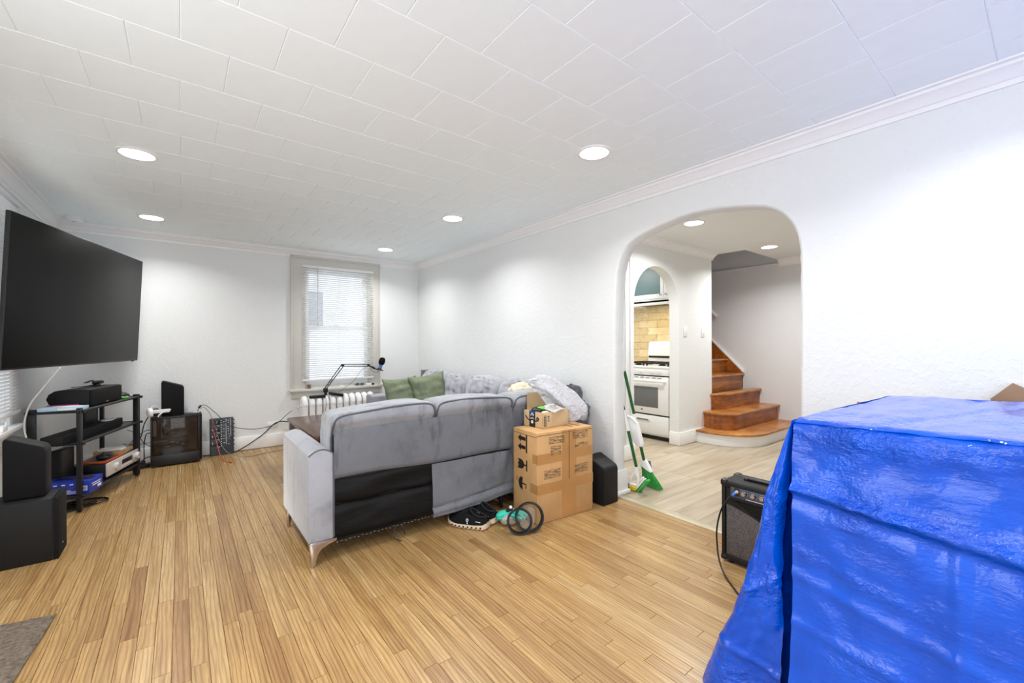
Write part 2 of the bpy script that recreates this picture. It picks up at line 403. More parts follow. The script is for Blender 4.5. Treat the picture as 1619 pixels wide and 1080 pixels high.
# ---- arch wall
arch = [(2.15, 0), (2.1495, .9), (2.148, 1.35), (2.14, 1.62), (2.127, 1.759), (2.103, 1.854), (2.057, 1.93), (2.003, 1.978), (1.928, 2.003), (1.85, 2.02), (1.775, 2.036), (1.633, 2.056),
        (1.511, 2.068), (1.379, 2.062), (1.257, 2.045), (1.085, 2.007), (1.002, 1.978), (.969, 1.955), (.937, 1.916), (.91, 1.872), (.889, 1.813), (.879, 1.769), (.8765, 1.706), (.876, 1.346), (.8755, .7), (.875, 0)]
A2 = [Vector((0, y, z)) for y, z in arch]
_d = []
for _a, _b in zip(A2, A2[1:]):
    _n = max(1, round((_b - _a).length / .035))
    _d += [_a.lerp(_b, _k / _n) for _k in range(_n)]
A2 = _d + [A2[-1]]
for _ in range(6): A2 = [A2[0]] + [(A2[_i - 1] + A2[_i] * 2 + A2[_i + 1]) / 4 for _i in range(1, len(A2) - 1)] + [A2[-1]]
def arch_wall():
    b = bmesh.new(); rnd = random.Random(3)
    n = len(A2); nrm = []
    for i in range(n):
        t = (A2[min(i + 1, n - 1)] - A2[max(i - 1, 0)]).normalized(); nrm.append(Vector((0, -t.z, t.y)))   # outward of the opening
    ctr = Vector((0, 1.5, 1.2))
    nrm = [v if (A2[i] - ctr).dot(v) > 0 else -v for i, v in enumerate(nrm)]
    prof = [(XR, .014), (XR + .004, .005), (XR + .014, 0), (XR2 - .014, 0), (XR2 - .004, .005), (XR2, .014)]
    rows = []
    for X, off in prof:
        row = []
        for i in range(n):
            j = rnd.uniform(-.0022, .0022) if 3 < i < n - 3 and 0 < off < .014 or off == 0 and 3 < i < n - 3 else 0
            p = A2[i] + nrm[i] * (off + j); row.append(b.verts.new((X, p.y, max(0, p.z))))
        rows.append(row)
    for r0, r1 in zip(rows, rows[1:]):
        for i in range(n - 1): b.faces.new((r0[i], r0[i + 1], r1[i + 1], r1[i]))
    for row0, X in ((rows[0], XR), (rows[-1], XR2)):
        row = [b.verts.new(v.co) for v in row0]
        ends = [b.verts.new((X, y, z)) for y, z in ((YB - .1, 0), (YB - .1, 2.6), (YF + .2, 2.6), (YF + .2, 0))]
        out = row + ends
        from mathutils.geometry import tessellate_polygon
        for tri in tessellate_polygon([[Vector((v.co.y, v.co.z, 0)) for v in out]]):
            f_ = b.faces.new([out[k] for k in tri])
    bmesh.ops.recalc_face_normals(b, faces=b.faces)
    me = bpy.data.meshes.new('wall_right'); b.to_mesh(me); b.free(); me.materials.append(M['plaster'])
    me.shade_smooth(); me.set_sharp_from_angle(angle=math.radians(50))
    o = bpy.data.objects.new('wall_right', me); COL.objects.link(o); return struct(o)
wall_right = arch_wall()

def holed_wall(name, mat, axis, a0, a1, u0, u1, z0, z1, holes):
    # axis: the thin axis (0 or 1) spanning a0..a1; u along the other; holes (u0,u1,z0,z1)
    m = MB()
    def bx(ua, ub, za, zb):
        if ub - ua < 1e-4 or zb - za < 1e-4: return
        if axis == 0: m.bx(a0, a1, ua, ub, za, zb)
        else: m.bx(ua, ub, a0, a1, za, zb)
    cur = u0
    for (h0, h1, hz0, hz1) in sorted(holes):
        bx(cur, h0, z0, z1); bx(h0, h1, z0, hz0); bx(h0, h1, hz1, z1); cur = h1
    bx(cur, u1, z0, z1)
    return struct(m.build(name, mat, smooth=0))
FW = (1.19, 2.005, .665, 2.145)         # far window opening
LW = (3.20, 4.34, .67, 2.12)            # left window opening
holed_wall('wall_far', 'plaster', 1, YF, YF + .16, XL - .2, XR + .02, -.02, 2.6, [FW])
holed_wall('wall_left', 'plaster', 0, XL - .16, XL, YB, YF, -.02, 2.6, [(.25, 1.75, .7, 2.1), LW])
holed_wall('wall_back', 'plaster_smooth', 1, YB - .16, YB, XL - .2, XR2, -.02, 2.6, [(-.75, 1.15, .4, 2.3)])

# ---- hall and kitchen shell
YK = 2.72
holed_wall('wall_hall_right', 'plaster_smooth', 1, .30, .42, XR2, 6.62, -.02, 2.6, [])
holed_wall('wall_stair', 'plaster_grey', 0, 6.5, 6.62, .42, 5.2, -.02, 4.2, [])
holed_wall('wall_stair_inner', 'plaster_smooth', 0, 5.29, 5.345, YK + .12, 5.2, -.02, 4.2, [])
holed_wall('wall_stair_end', 'plaster_grey', 1, 5.2, 5.3, 5.29, 6.62, -.02, 4.2, [])
holed_wall('wall_kitchen_back', 'grout', 0, 5.27, 5.29, YK + .12, 4.7, -.02, 2.6, [])
holed_wall('wall_kitchen_left', 'plaster_smooth', 1, 4.6, 4.7, XR2, 5.29, -.02, 2.6, [])
def kitchen_arch():
    b = MB(); xa, xb, zs, zt = 3.727, 4.578, 1.60, 2.048
    pts = [(xa, 0), (xa, zs * .98)]
    for k in range(0, 25):
        a = PI - PI * k / 24; cx_ = (xa + xb) / 2; rx = (xb - xa) / 2
        pts.append((cx_ + rx * math.cos(a), zs + (zt - zs) * math.sin(a) ** .92))
    pts += [(xb, 0)]
    bm = b.bm; n = len(pts)
    for y in (YK, YK + .12):
        L = [bm.verts.new((x, y, z)) for x, z in pts]; T = [bm.verts.new((x, y, 2.6)) for x, z in pts]
        for i in range(n - 1):
            if abs(pts[i][0] - pts[i + 1][0]) > 1e-6: bm.faces.new((L[i], L[i + 1], T[i + 1], T[i]))
        for x0, x1 in ((XR2, xa), (xb, 5.345)):
            bm.faces.new([bm.verts.new(p) for p in ((x0, y, -.02), (x1, y, -.02), (x1, y, 2.6), (x0, y, 2.6))])
        if y == YK: F = L
        else:
            for i in range(n - 1): bm.faces.new((F[i], F[i + 1], L[i + 1], L[i]))
    bm.faces.new([bm.verts.new(p) for p in ((5.345, YK, -.02), (5.345, YK + .12, -.02), (5.345, YK + .12, 2.6), (5.345, YK, 2.6))])
    return struct(b.build('wall_hall', 'plaster', smooth=30))
kitchen_arch()
struct(MB().bx(3.575, 3.60, YK - .012, YK - .001, 0, 2.26, .003).bx(3.655, 3.668, YK - .014, YK - .001, 0, 2.26, .003).build('trim_4', 'trim'))

# ---- ceilings
cl = struct(MB().bx(XL - .1, XR2 + .0, YB, YF + .1, ZC + .0035, ZC + .12).build('ceiling', 'ceiling', smooth=0))
TP, TX, TY0 = .3105, .31, 2.014
def tile_mesh(w, d):
    m = MB(); g = .0006; e = .0022
    b = m.bm; z0, z1 = 0, .0035
    o = [b.verts.new((x, y, z1)) for x, y in ((g, g), (w - g, g), (w - g, d - g), (g, d - g))]
    p = [b.verts.new((x, y, z0)) for x, y in ((g + e, g + e), (w - g - e, g + e), (w - g - e, d - g - e), (g + e, d - g - e))]
    b.faces.new(p)
    for i in range(4): b.faces.new((o[i], o[(i + 1) % 4], p[(i + 1) % 4], p[i]))
    me = bpy.data.meshes.new('tile'); bmesh.ops.recalc_face_normals(b, faces=b.faces)
    for f in b.faces:
        if f.normal.z > .5: f.normal_flip()
    b.to_mesh(me); b.free(); me.materials.append(M['ceiling']); return me
TM = tile_mesh(TX, TP); tcache = {}
back_tiles = MB()
for k in range(-12, 13):
    y = TY0 + (k) * TP
    if y > YF - .02: continue
    d = min(TP, YF - y)
    x = -TX * 4 + (0 if k % 2 else TX * .5) 
    while x < XR:
        x0 = max(x, XL); w = min(x + TX, XR) - x0
        if w > .02:
            if y < .1: back_tiles.bx(x0 + .002, x0 + w - .002, y + .002, y + d - .002, ZC, ZC + .008)
            else:
                key = (round(w, 3), round(d, 3))
                if key not in tcache: tcache[key] = TM if key == (TX, TP) else tile_mesh(w, d)
                o = bpy.data.objects.new('tile', tcache[key]); COL.objects.link(o); o.parent = cl; o.location = (x0, y, ZC)
        x += TX
back_tiles.build('tile_field', 'ceiling', cl, smooth=0, kind='stuff')
m = MB(); m.bx(XR2, 5.46, .3, YK, ZC, ZC + .1); m.bx(5.46, 6.5, .3, 2.36, ZC, ZC + .1); m.bx(XR2, 5.29, YK + .1, 4.7, ZC, ZC + .1)
struct(m.build('ceiling_hall', 'plaster_smooth', smooth=0))
struct(MB().bx(5.3, 6.6, 2.3, 5.3, 4.1, 4.2).build('ceiling_stair', 'plaster_grey', smooth=0))
m = MB(); m.bx(5.40, 5.458, 2.30, YK + .12, ZC + .05, 4.15).bx(5.46, 6.5, 2.27, 2.358, ZC + .05, 4.15)
struct(m.build('trim_6', 'plaster_grey', smooth=0))

# ---- crown mouldings
CP = [(0, .085), (.010, .085), (.012, .064), (.020, .060), (.030, .045), (.045, .028), (.060, .020), (.062, .008), (.084, .007), (.086, 0), (0, 0)]
def crown(name, p0, p1, inward, m0=1, m1=1, sc=1.0, zc=ZC, mat='trim'):
    # p0->p1 along the wall; inward = unit vector into the room; mitred ends by m0/m1
    p0, p1, inn = Vector((*p0, 0)), Vector((*p1, 0)), Vector((*inward, 0)); d = (p1 - p0).normalized()
    r = []
    for base, sgn, mm in ((p0, 1, m0), (p1, -1, m1)):
        r.append([base + inn * (o * sc) + d * (sgn * o * sc * mm) + Vector((0, 0, zc - h * sc)) for o, h in CP])
    return struct(MB().rings(r, True, True).build(name, mat, smooth=25))
crown('trim_1', (XR, YF), (XR, YB), (-1, 0))
crown('trim_2', (XL, YF), (XR, YF), (0, -1))
crown('trim_3', (XL, YB), (XL, YF), (1, 0), sc=1.12)
crown('trim_5', (XR2, YK), (5.36, YK), (0, -1), 1, -.4)
crown('trim_7', (6.5, 2.36), (6.5, .42), (-1, 0), 0, 1)
struct(MB().bx(6.47, 6.5, 2.36, 5.2, 2.27, 2.30, .004).build('trim_8', 'plaster_grey'))

# ---- floors: every oak strip its own part
fl = struct(MB().bx(XL - .1, XR2, YB, YF + .05, -.06, -.0035).build('floor', 'joint', smooth=0))
PW = .0563
def px(x, y):
    s, c = math.sin(.6613), math.cos(.6613); w = x * s + y * c
    if w < .2: return None
    return 809.5 + 672.7 * (x * c - y * s) / w, 543.2 + 672.7 * 1.2 / w
def in_view(x, y):
    q = px(x, y); return q is not None and -20 < q[0] < 1640 and q[1] < 1100
def hidden(x, y):
    # floor that furniture stands on or the tarp hides
    if 1.47 < x and y < .5: return True
    if .62 < x < 2.66 and 2.75 < y < 3.25: return True
    if 1.8 < x and 2.5 < y: return True
    return False
def add_plank(b, x0, x1, y0, y1, tone, dark):
    g = .0003; e = .0008; z = 0.0
    la = b.verts.layers.float.get('tone') or b.verts.layers.float.new('tone')
    lb = b.verts.layers.float.get('dark') or b.verts.layers.float.new('dark')
    la = b.verts.layers.float.get('tone')
    o = [b.verts.new(p) for p in ((x0 + g, y0 + g, -.004), (x1 - g, y0 + g, -.004), (x1 - g, y1 - g, -.004), (x0 + g, y1 - g, -.004))]
    p = [b.verts.new(q) for q in ((x0 + g + e, y0 + g + e, z), (x1 - g - e, y0 + g + e, z), (x1 - g - e, y1 - g - e, z), (x0 + g + e, y1 - g - e, z))]
    b.faces.new(p)
    for i in range(4): b.faces.new((o[i], o[(i + 1) % 4], p[(i + 1) % 4], p[i]))
    for v in o + p: v[la] = tone; v[lb] = dark
rp = random.Random(21)
forced = [(-.155, 3.037, 2.324, .2, .75), (-.167, 4.043, 3.051, .75, .0), (.247, 4.128, 2.247, .3, .55), (.255, 2.20, 1.55, .3, .5), (.30, 2.618, 1.996, .35, .5), (.023, 2.521, 1.908, .15, .65),
          (1.40, 2.218, 1.626, .2, .6), (1.14, 2.396, 1.509, .3, .4), (.725, 1.438, 1.1, .2, .6), (1.345, 1.293, 1.108, .45, .2), (2.25, 1.919, 1.612, .25, .55), (1.03, 1.486, 1.107, .35, .45),
          (.335, 3.05, 1.96, .8, 0), (.09, 2.9, 1.75, .85, 0), (-.09, 3.3, 2.4, .7, 0)]
frow = {}
for x, y1, y0, tn, dk in forced: frow.setdefault(int((x - XL) // PW), []).append((y0, y1, tn, dk))
planks = []
for i in range(int((XR - XL) / PW) + 1):
    x0 = XL + i * PW; x1 = min(x0 + PW, XR + .0)
    if x1 - x0 < .01: continue
    segs = []; fr = sorted(frow.get(i, [])); y = -.2 - rp.random() * .6
    while y < YF - .02:
        L = rp.choice([rp.uniform(.35, .8), rp.uniform(.6, 1.35), rp.uniform(.9, 1.6)]); y1 = y + L
        hit = [f for f in fr if f[0] < y1 and f[1] > y + .01]
        if hit and hit[0][0] <= y + .02:
            y1 = hit[0][1]; tn, dk = hit[0][2:]
        else:
            if hit: y1 = hit[0][0]
            tn = rp.random(); dk = 0 if rp.random() < .8 else rp.uniform(.05, .3)
        if YF - y1 < .15: y1 = YF - .006
        segs.append((y, min(y1, YF - .006), tn, dk)); y = y1
    for s_ in segs: planks.append((x0, x1) + s_)
def score(p):
    a = 0
    for k in range(12):
        y = p[2] + (p[3] - p[2]) * (k + .5) / 12; x = (p[0] + p[1]) / 2
        if in_view(x, y) and not hidden(x, y):
            w = x * math.sin(.6613) + y * math.cos(.6613); a += (p[3] - p[2]) / 12 / w ** 3
    return a
planks.sort(key=score, reverse=True)
def mesh_obj(bm, name, mat, parent):
    bmesh.ops.recalc_face_normals(bm, faces=bm.faces)
    me = bpy.data.meshes.new(name); bm.to_mesh(me); bm.free(); me.materials.append(M[mat])
    o = bpy.data.objects.new(name, me); COL.objects.link(o); o.parent = parent; return o
for p in planks[:300]:
    b = bmesh.new(); add_plank(b, *p); mesh_obj(b, 'plank', 'oak', fl)
b = bmesh.new()
for p in planks[300:]: add_plank(b, *p)
add_plank(b, XL, XR, YB, -.8, .5, 0)
mesh_obj(b, 'plank_field', 'oak', fl)['kind'] = 'stuff'
# threshold strip and hall floor
struct(MB().prism([(XR - .012, 0), (XR - .006, .006), (XR + .035, .008), (XR + .05, 0)], 1, .86, 2.17).build('trim_9', 'strip'))
hf = struct(MB().bx(XR2 - .16, 6.6, .3, 4.7, -.06, -.003).build('floor_hall', 'joint', smooth=0))
VW = .18; b = bmesh.new(); rv = random.Random(5)
y = .42; row = 0
while y < 4.6:
    x = XR + .03 - rv.uniform(0, 1.2)
    while x < 6.5:
        x1 = x + 1.22; xa, xb, ya, yb = max(x, XR + .03), min(x1, 6.5), y, min(y + VW, 4.6)
        if xb - xa > .02:
            bb = bmesh.new(); add_plank(bb, xa, xb, ya, yb, rv.random(), 0); mesh_obj(bb, 'plank', 'vinyl', hf)
        x = x1
    y += VW; row += 1
b.free()

# ---- baseboards
def base(name, x0, x1, y0, y1, h=.15):
    m = MB(); m.bx(x0, x1, y0, y1, .004, h, .004)
    return struct(m.build(name, 'trim'))
base('baseboard_far', XL, XR, YF - .018, YF)
base('baseboard_left', XL, XL + .018, YB, YF)
base('baseboard_right', XR - .018, XR, 2.155, YF, .19); base('baseboard_right', XR - .018, XR, YB, .868, .19)
m = MB(); m.bx(XR - .018, XR2 + .018, 2.132, 2.15, .012, .19, .004); m.bx(XR - .018, XR, 2.132, 2.17, .012, .19, .004); m.bx(XR - .045, XR2 + .03, 2.112, 2.15, .001, .03, .008)
struct(m.build('baseboard_arch', 'trim'))
base('baseboard_hall', 4.585, 5.35, YK - .016, YK, .155); base('baseboard_hall', XR2, 3.727, YK - .016, YK, .155); base('baseboard_hall', XR2, XR2 + .016, 2.152, YK, .155)
base('baseboard_kitchen', 4.566, 4.58, YK - .016, YK + .12, .155)

# ================================================================ WINDOWS
def sash(parent, mk, u0, u1, z0, z1, d0, d1, bar=.045):
    # mk(u0,u1,d0,d1,z0,z1) -> box args ; one sash of four rails
    f = MB().frame4(mk, u0, u1, d0, d1, z0, z1, bar, bar * 1.2, bar, .003)
    s = f.build('sash', 'trim', parent)
    g = MB(); g.bx(*mk(u0 + bar * .8, u1 - bar * .8, (d0 + d1) / 2 - .002, (d0 + d1) / 2 + .002, z0 + bar, z1 - bar * .8)); g.build('pane', 'glass', s, smooth=0)
def blinds(name, label, mk, u0, u1, ztop, zbot, dc, pitch=.0222, tilt=-38, flip=1, group=None, wand_u=None):
    r = thing(name, label, 'blinds', group=group)
    MB().bx(*mk(u0, u1, dc - .018, dc + .02, ztop - .03, ztop), .003).build('head_rail', 'white_plastic', r)
    n = int((ztop - .045 - zbot) / pitch); me = None
    for k in range(n):
        z = ztop - .05 - k * pitch
        if me is None:
            f = MB(); nseg = 4; hw = .0125
            ring = []
            for u in (u0 + .004, u1 - .004):
                rr = []
                for side in (1, -1):
                    for q in range(nseg + 1):
                        t_ = (q / nseg * 2 - 1) * side; a = math.radians(tilt)
                        dd = t_ * hw; hh = .0022 * (1 - t_ * t_) + (.0004 if side > 0 else -.0004)
                        rr.append((u, dc + flip * (dd * math.cos(a) - hh * math.sin(a)), z + dd * math.sin(a) + hh * math.cos(a)))
                x_ = [mk(p[0], p[0], p[1], p[1], p[2], p[2]) for p in rr]; ring.append([(v[0], v[2], v[4]) for v in x_])
            f.rings(ring); o = f.build('slat', 'blind', r, smooth=40); me = o; z00 = z
        else:
            c = clone(me, r); c.location = (0, 0, z - z00)
    MB().bx(*mk(u0 + .002, u1 - .002, dc - .013, dc + .013, zbot - .012, zbot + .012), .004).build('bottom_rail', 'white_plastic', r)
    f = MB()
    for u in (u0 + (u1 - u0) * .17, u0 + (u1 - u0) * .5, u1 - (u1 - u0) * .17):
        for dd in (-.0135, .0135): f.bx(*mk(u - .0008, u + .0008, dc + dd - .0006, dc + dd + .0006, zbot, ztop - .03))
    f.build('ladder_cord', 'white_cord', r, smooth=0)
    if wand_u is not None:
        a = mk(wand_u, wand_u, dc - flip * .03, dc - flip * .03, ztop - .02, ztop - .02); b_ = mk(wand_u, wand_u, dc - flip * .032, dc - flip * .032, ztop - .75, ztop - .75)
        MB().cyl((a[0], a[2], a[4]), (b_[0], b_[2], b_[4]), .0045, n=8).build('tilt_wand', 'beige_trim', r)
    return r
mkF = lambda u0, u1, d0, d1, z0, z1: (u0, u1, d0, d1, z0, z1)           # far wall: d is Y
mkL = lambda u0, u1, d0, d1, z0, z1: (d0, d1, u0, u1, z0, z1)           # left wall: d is X
w1 = struct(MB().frame4(mkF, FW[0], FW[1], YF, YF + .15, FW[2], FW[3], .02, .02, .02).build('window_1', 'beige_trim'))
f = MB()
f.bx(1.045, 1.195, YF - .024, YF, .63, 2.145, .004); f.bx(2.0, 2.125, YF - .024, YF, .63, 2.145, .004); f.bx(1.045, 2.125, YF - .026, YF, 2.14, 2.262, .004)
f.bx(1.04, 1.058, YF - .036, YF, .63, 2.268, .004); f.bx(2.112, 2.13, YF - .036, YF, .63, 2.268, .004); f.bx(1.04, 2.13, YF - .036, YF, 2.25, 2.27, .004)
f.build('window_casing', 'beige_trim', w1)
MB().bx(1.02, 2.16, YF - .085, YF + .03, .625, .655, .006).build('window_sill', 'beige_trim', w1)
MB().bx(1.045, 2.13, YF - .03, YF, .54, .625, .005).bx(1.045, 2.13, YF - .045, YF, .60, .626, .005).build('window_apron', 'beige_trim', w1)
sash(w1, mkF, FW[0] + .02, FW[1] - .02, 1.38, FW[3] - .02, YF + .085, YF + .125, .05)
sash(w1, mkF, FW[0] + .02, FW[1] - .02, FW[2] + .02, 1.43, YF + .04, YF + .08, .05)
MB().bx(1.55, 1.62, YF + .025, YF + .05, 1.425, 1.44, .003).build('sash_lock', 'beige_trim', w1)
blinds('window_blind', 'white slatted blind half closed in the grey-trimmed far window', mkF, 1.165, 2.035, 2.165, .757, YF - .03, pitch=.0245, tilt=-24, wand_u=1.335)
w2 = struct(MB().frame4(mkL, LW[0], LW[1], XL - .15, XL, LW[2], LW[3], .02, .02, .02).build('window_2', 'trim'))
MB().bx(XL, XL + .022, LW[1] - .01, LW[1] + .06, .64, 2.18, .004).bx(XL, XL + .022, LW[0] - .09, LW[0] + .01, .64, 2.18, .004).bx(XL, XL + .026, LW[0] - .09, LW[1] + .06, 2.11, 2.20, .004).build('window_casing', 'trim', w2)
MB().bx(XL - .02, XL + .075, LW[0] - .12, LW[1] + .085, .63, .66, .006).build('window_sill', 'trim', w2)
MB().bx(XL, XL + .024, LW[0] - .09, LW[1] + .06, .55, .63, .004).build('window_apron', 'trim', w2)
sash(w2, mkL, LW[0] + .02, LW[1] - .02, 1.38, LW[3] - .02, XL - .125, XL - .085)
sash(w2, mkL, LW[0] + .02, LW[1] - .02, LW[2] + .02, 1.43, XL - .08, XL - .04)
blinds('window_blind', 'white slatted blind closed behind the left edge of the television', mkL, 3.18, 4.40, 2.17, .745, XL + .045, pitch=.0232, tilt=52)
w3 = struct(MB().frame4(mkL, .25, 1.75, XL - .14, XL, .7, 2.1, .03, .03, .03).build('added_window_3', 'trim'))  # unseen window added to hold the side light
w4 = struct(MB().frame4(mkF, -.75, 1.15, YB - .15, YB, .4, 2.3, .04, .04, .04).bx(.18, .22, YB - .12, YB - .06, .44, 2.26).build('added_window_4', 'trim'))  # unseen window added to hold the light from behind the camera
# neighbouring house seen through the far blind
nb = thing('neighbour_house', 'pale lap sided house wall outside the far window', 'house')
f = MB()
for k in range(34):
    z = -.6 + k * .115
    f.prism([(9.0 - .03, z), (9.0 - .012, z + .115), (9.05, z + .115), (9.05, z)], 0, -1.2, 4.2)
f.build('siding', 'outside', nb, smooth=0)
MB().bx(1.93, 2.22, 8.955, 8.972, 1.55, 2.22, .004).build('window_pane', 'outside_glass', nb)
MB().frame4(mkF, 1.86, 2.29, 8.93, 8.97, 1.48, 2.29, .07, .07, .07).build('window_frame', 'outside', nb)

# ================================================================ LAMPS, DETECTOR, SWITCHES
def downlight(x, y, label, group=None, zc=ZC):
    r = thing('recessed_light', label, 'light', (x, y, zc), group=group)
    MB().lathe((0, 0, 0), [(.100, .002), (.100, -.004), (.094, -.008), (.084, -.008), (.082, -.004), (.082, .002)], 32).build('trim_ring', 'white', r)
    MB().lathe((0, 0, 0), [(.0825, .001), (.0825, -.0045), (.001, -.0055)], 32).build('lens', 'lens', r)
LL = ['recessed ceiling light behind the camera on the left', 'recessed ceiling light left of the room, nearest over the floor', 'recessed ceiling light above the right end of the television',
      'largest recessed ceiling light, near the arch wall', 'middle recessed ceiling light of the row along the arch wall', 'smallest recessed ceiling light, near the far window']
for (x, y), l in zip(LAMPS[:6], LL): 
    if l.startswith('recessed ceiling light behind'): continue
    downlight(x, y, l, 'recessed room lights')
downlight(*HALL_LAMPS[0], 'nearer recessed light in the hall ceiling seen under the arch', 'recessed hall lights'); downlight(*HALL_LAMPS[1], 'farther recessed light in the hall ceiling, above the stairs', 'recessed hall lights')
# unseen lamp fixtures: room grid carried on, kitchen one added; parts of the ceilings
for par, pts in ((cl, [LAMPS[0], LAMPS[6], LAMPS[7]]), (bpy.data.objects['ceiling_hall'], [(4.1, 3.9)])):
    for x, y in pts:
        MB().lathe((x, y, ZC), [(.100, .002), (.100, -.004), (.094, -.008), (.084, -.008), (.082, -.004), (.082, .002)], 24).build('lamp_ring', 'white', par)
        MB().lathe((x, y, ZC), [(.0825, .001), (.0825, -.0045), (.001, -.0055)], 24).build('lamp_lens', 'lens', par)
sd = thing('smoke_detector', 'round white smoke detector on ceiling above the television', 'smoke detector', (-.75, 5.42, ZC))
MB().lathe((0, 0, 0), [(.062, 0), (.062, -.014), (.055, -.020)], 28).build('base_plate', 'white_plastic', sd)
MB().lathe((0, 0, 0), [(.055, -.018), (.056, -.030), (.046, -.042), (.004, -.044)], 28).build('cover', 'white_plastic', sd)
MB().box((.0, -.035, -.042), (.022, .010, .004), None, .001).build('sensor_slot', 'steel_dark', sd)
def switch(x, lab):
    r = thing('light_switch', lab, 'switch', (x, YK, 1.335), group='hall light switches')
    MB().box((0, -.004, 0), (.075, .008, .12), None, .003).build('cover_plate', 'white_plastic', r)
    MB().box((0, -.010, 0), (.033, .006, .066), Matrix.Rotation(.06, 4, 'X'), .002).build('rocker', 'white', r)
    MB().cyl((0, -.009, -.046), (0, -.0085, -.046), .003, n=8).cyl((0, -.009, .046), (0, -.0085, .046), .003, n=8).build('screw', 'silver', r)
switch(4.715, 'white light switch nearer the kitchen arch'); switch(5.12, 'white light switch nearer the stairs')
r = thing('wall_outlet', 'white wall outlet above the far baseboard left of the window', 'outlet', (.845, YF, .255))
MB().box((0, -.003, 0), (.115, .006, .07), None, .002).build('cover_plate', 'white_plastic', r)
MB().box((-.02, -.007, 0), (.028, .004, .03), None, .001).box((.02, -.007, 0), (.028, .004, .03), None, .001).build('socket', 'white', r)

# ================================================================ helpers for world-space parts
def inv(r):
    if r.parent is None: return r.matrix_basis.inverted()
    return (r.parent.matrix_basis @ r.matrix_basis).inverted()
def PT(m, name, mat, root, smooth=35, **kw):
    m.xf(inv(root)); return m.build(name, mat, root, smooth, **kw)
def lp(u, v, w, p):
    n = (abs(u) ** p + abs(v) ** p + abs(w) ** p) ** (1 / p); return Vector((u / n, v / n, w / n))
def squircle(c, d, p=5, n=16, wob=.0, seed=0, ws=4, fn=None, rot=None):
    # a soft rounded box: superquadric with gentle wobble
    m = MB(); b = bmesh.new(); bmesh.ops.create_cube(b, size=2)
    bmesh.ops.subdivide_edges(b, edges=b.edges[:], cuts=n - 1, use_grid_fill=True)
    for v in b.verts:
        q = v.co; s = Vector([math.sin(t * PI / 4) / math.sin(PI / 4) if abs(t) < 1 else t for t in q])
        r = lp(s.x, s.y, s.z, p)
        k = 1 + wob * nz(r.x + seed * 7.3, r.y - seed * 3.1, r.z + seed, ws)
        w_ = Vector((r.x * d[0] / 2 * (1 + .3 * (k - 1)), r.y * d[1] / 2 * k, r.z * d[2] / 2 * (1 + .6 * (k - 1))))
        if fn: w_ = fn(w_, r)
        v.co = w_
    M4 = Matrix.Translation(c)
    if rot is not None: M4 = M4 @ rot
    m._add(b, M4); return m
def pillow(w, h, d, seed=0, n=34, wr=.022, pinch=.12):
    # square pillow in XZ, thickness on Y
    m = MB()
    def f(side):
        def g(a, b_):
            u, v = a * 2 - 1, b_ * 2 - 1
            t = (max(0, 1 - abs(u) ** 2.6) * max(0, 1 - abs(v) ** 2.6)) ** .62
            x = u * w / 2 * (1 - pinch * (1 - v * v)); z = v * h / 2 * (1 - pinch * (1 - u * u))
            wr_ = wr * (nz(x * 3 + seed, z * 9 - seed, seed, 2.2) + .6 * nz(x * 9 - seed, z * 4, seed + 5, 3.0)) * min(1, t * 2.5)
            return (x, side * (d / 2 * t + .002) + wr_ * side, z)
        return g
    m.grid(f(1), n, n); m.grid(f(-1), n, n)
    bmesh.ops.remove_doubles(m.bm, verts=m.bm.verts, dist=.006)
    return m
def rect_loop(w, h, p=7, n=40):
    out = []
    for k in range(n):
        a = 2 * PI * k / n; q = lp(math.cos(a), math.sin(a), 0, p); out.append((q.x * w / 2, q.y * h / 2))
    return out
def wedge_poly(w, hl, hr, r=.028, n=6):
    # outline of the slope-topped speaker face: left edge hl, right edge hr, rounded top corners
    P = [(0, .006), (.006, 0), (w - .006, 0), (w, .006)]
    def corner(p, a, b_):
        a = (Vector(a) - Vector(p)).normalized(); b_ = (Vector(b_) - Vector(p)).normalized()
        for k in range(n + 1):
            t = k / n; s = Vector(p) + a * r * (1 - t) ** 2 + b_ * r * t ** 2; P.append((s.x, s.y))
    corner((w, hr), (w, 0), (0, hl)); corner((0, hl), (w, hr), (0, 0)); return P
def wedge_speaker(name, label, loc, rz, w, hl, hr, d, grp='slope topped black speakers'):
    r = thing(name, label, 'speaker', loc, rz, grp)
    po = wedge_poly(w, hl, hr)
    MB().prism(po, 1, .012, d, .004).build('cabinet', 'speaker_vinyl', r)
    pi_ = [(w / 2 + (x - w / 2) * .95, .012 + (z - .0) * .955) for x, z in po]
    MB().prism(pi_, 1, 0, .016, .004).build('grille', 'black_fabric', r)
    MB().box((w - .003, d * .55, .03), (.003, .014, .006)).box((w * .12, d * .5, .0015), (.012, .012, .003)).build('badge', 'copper', r)
    return r

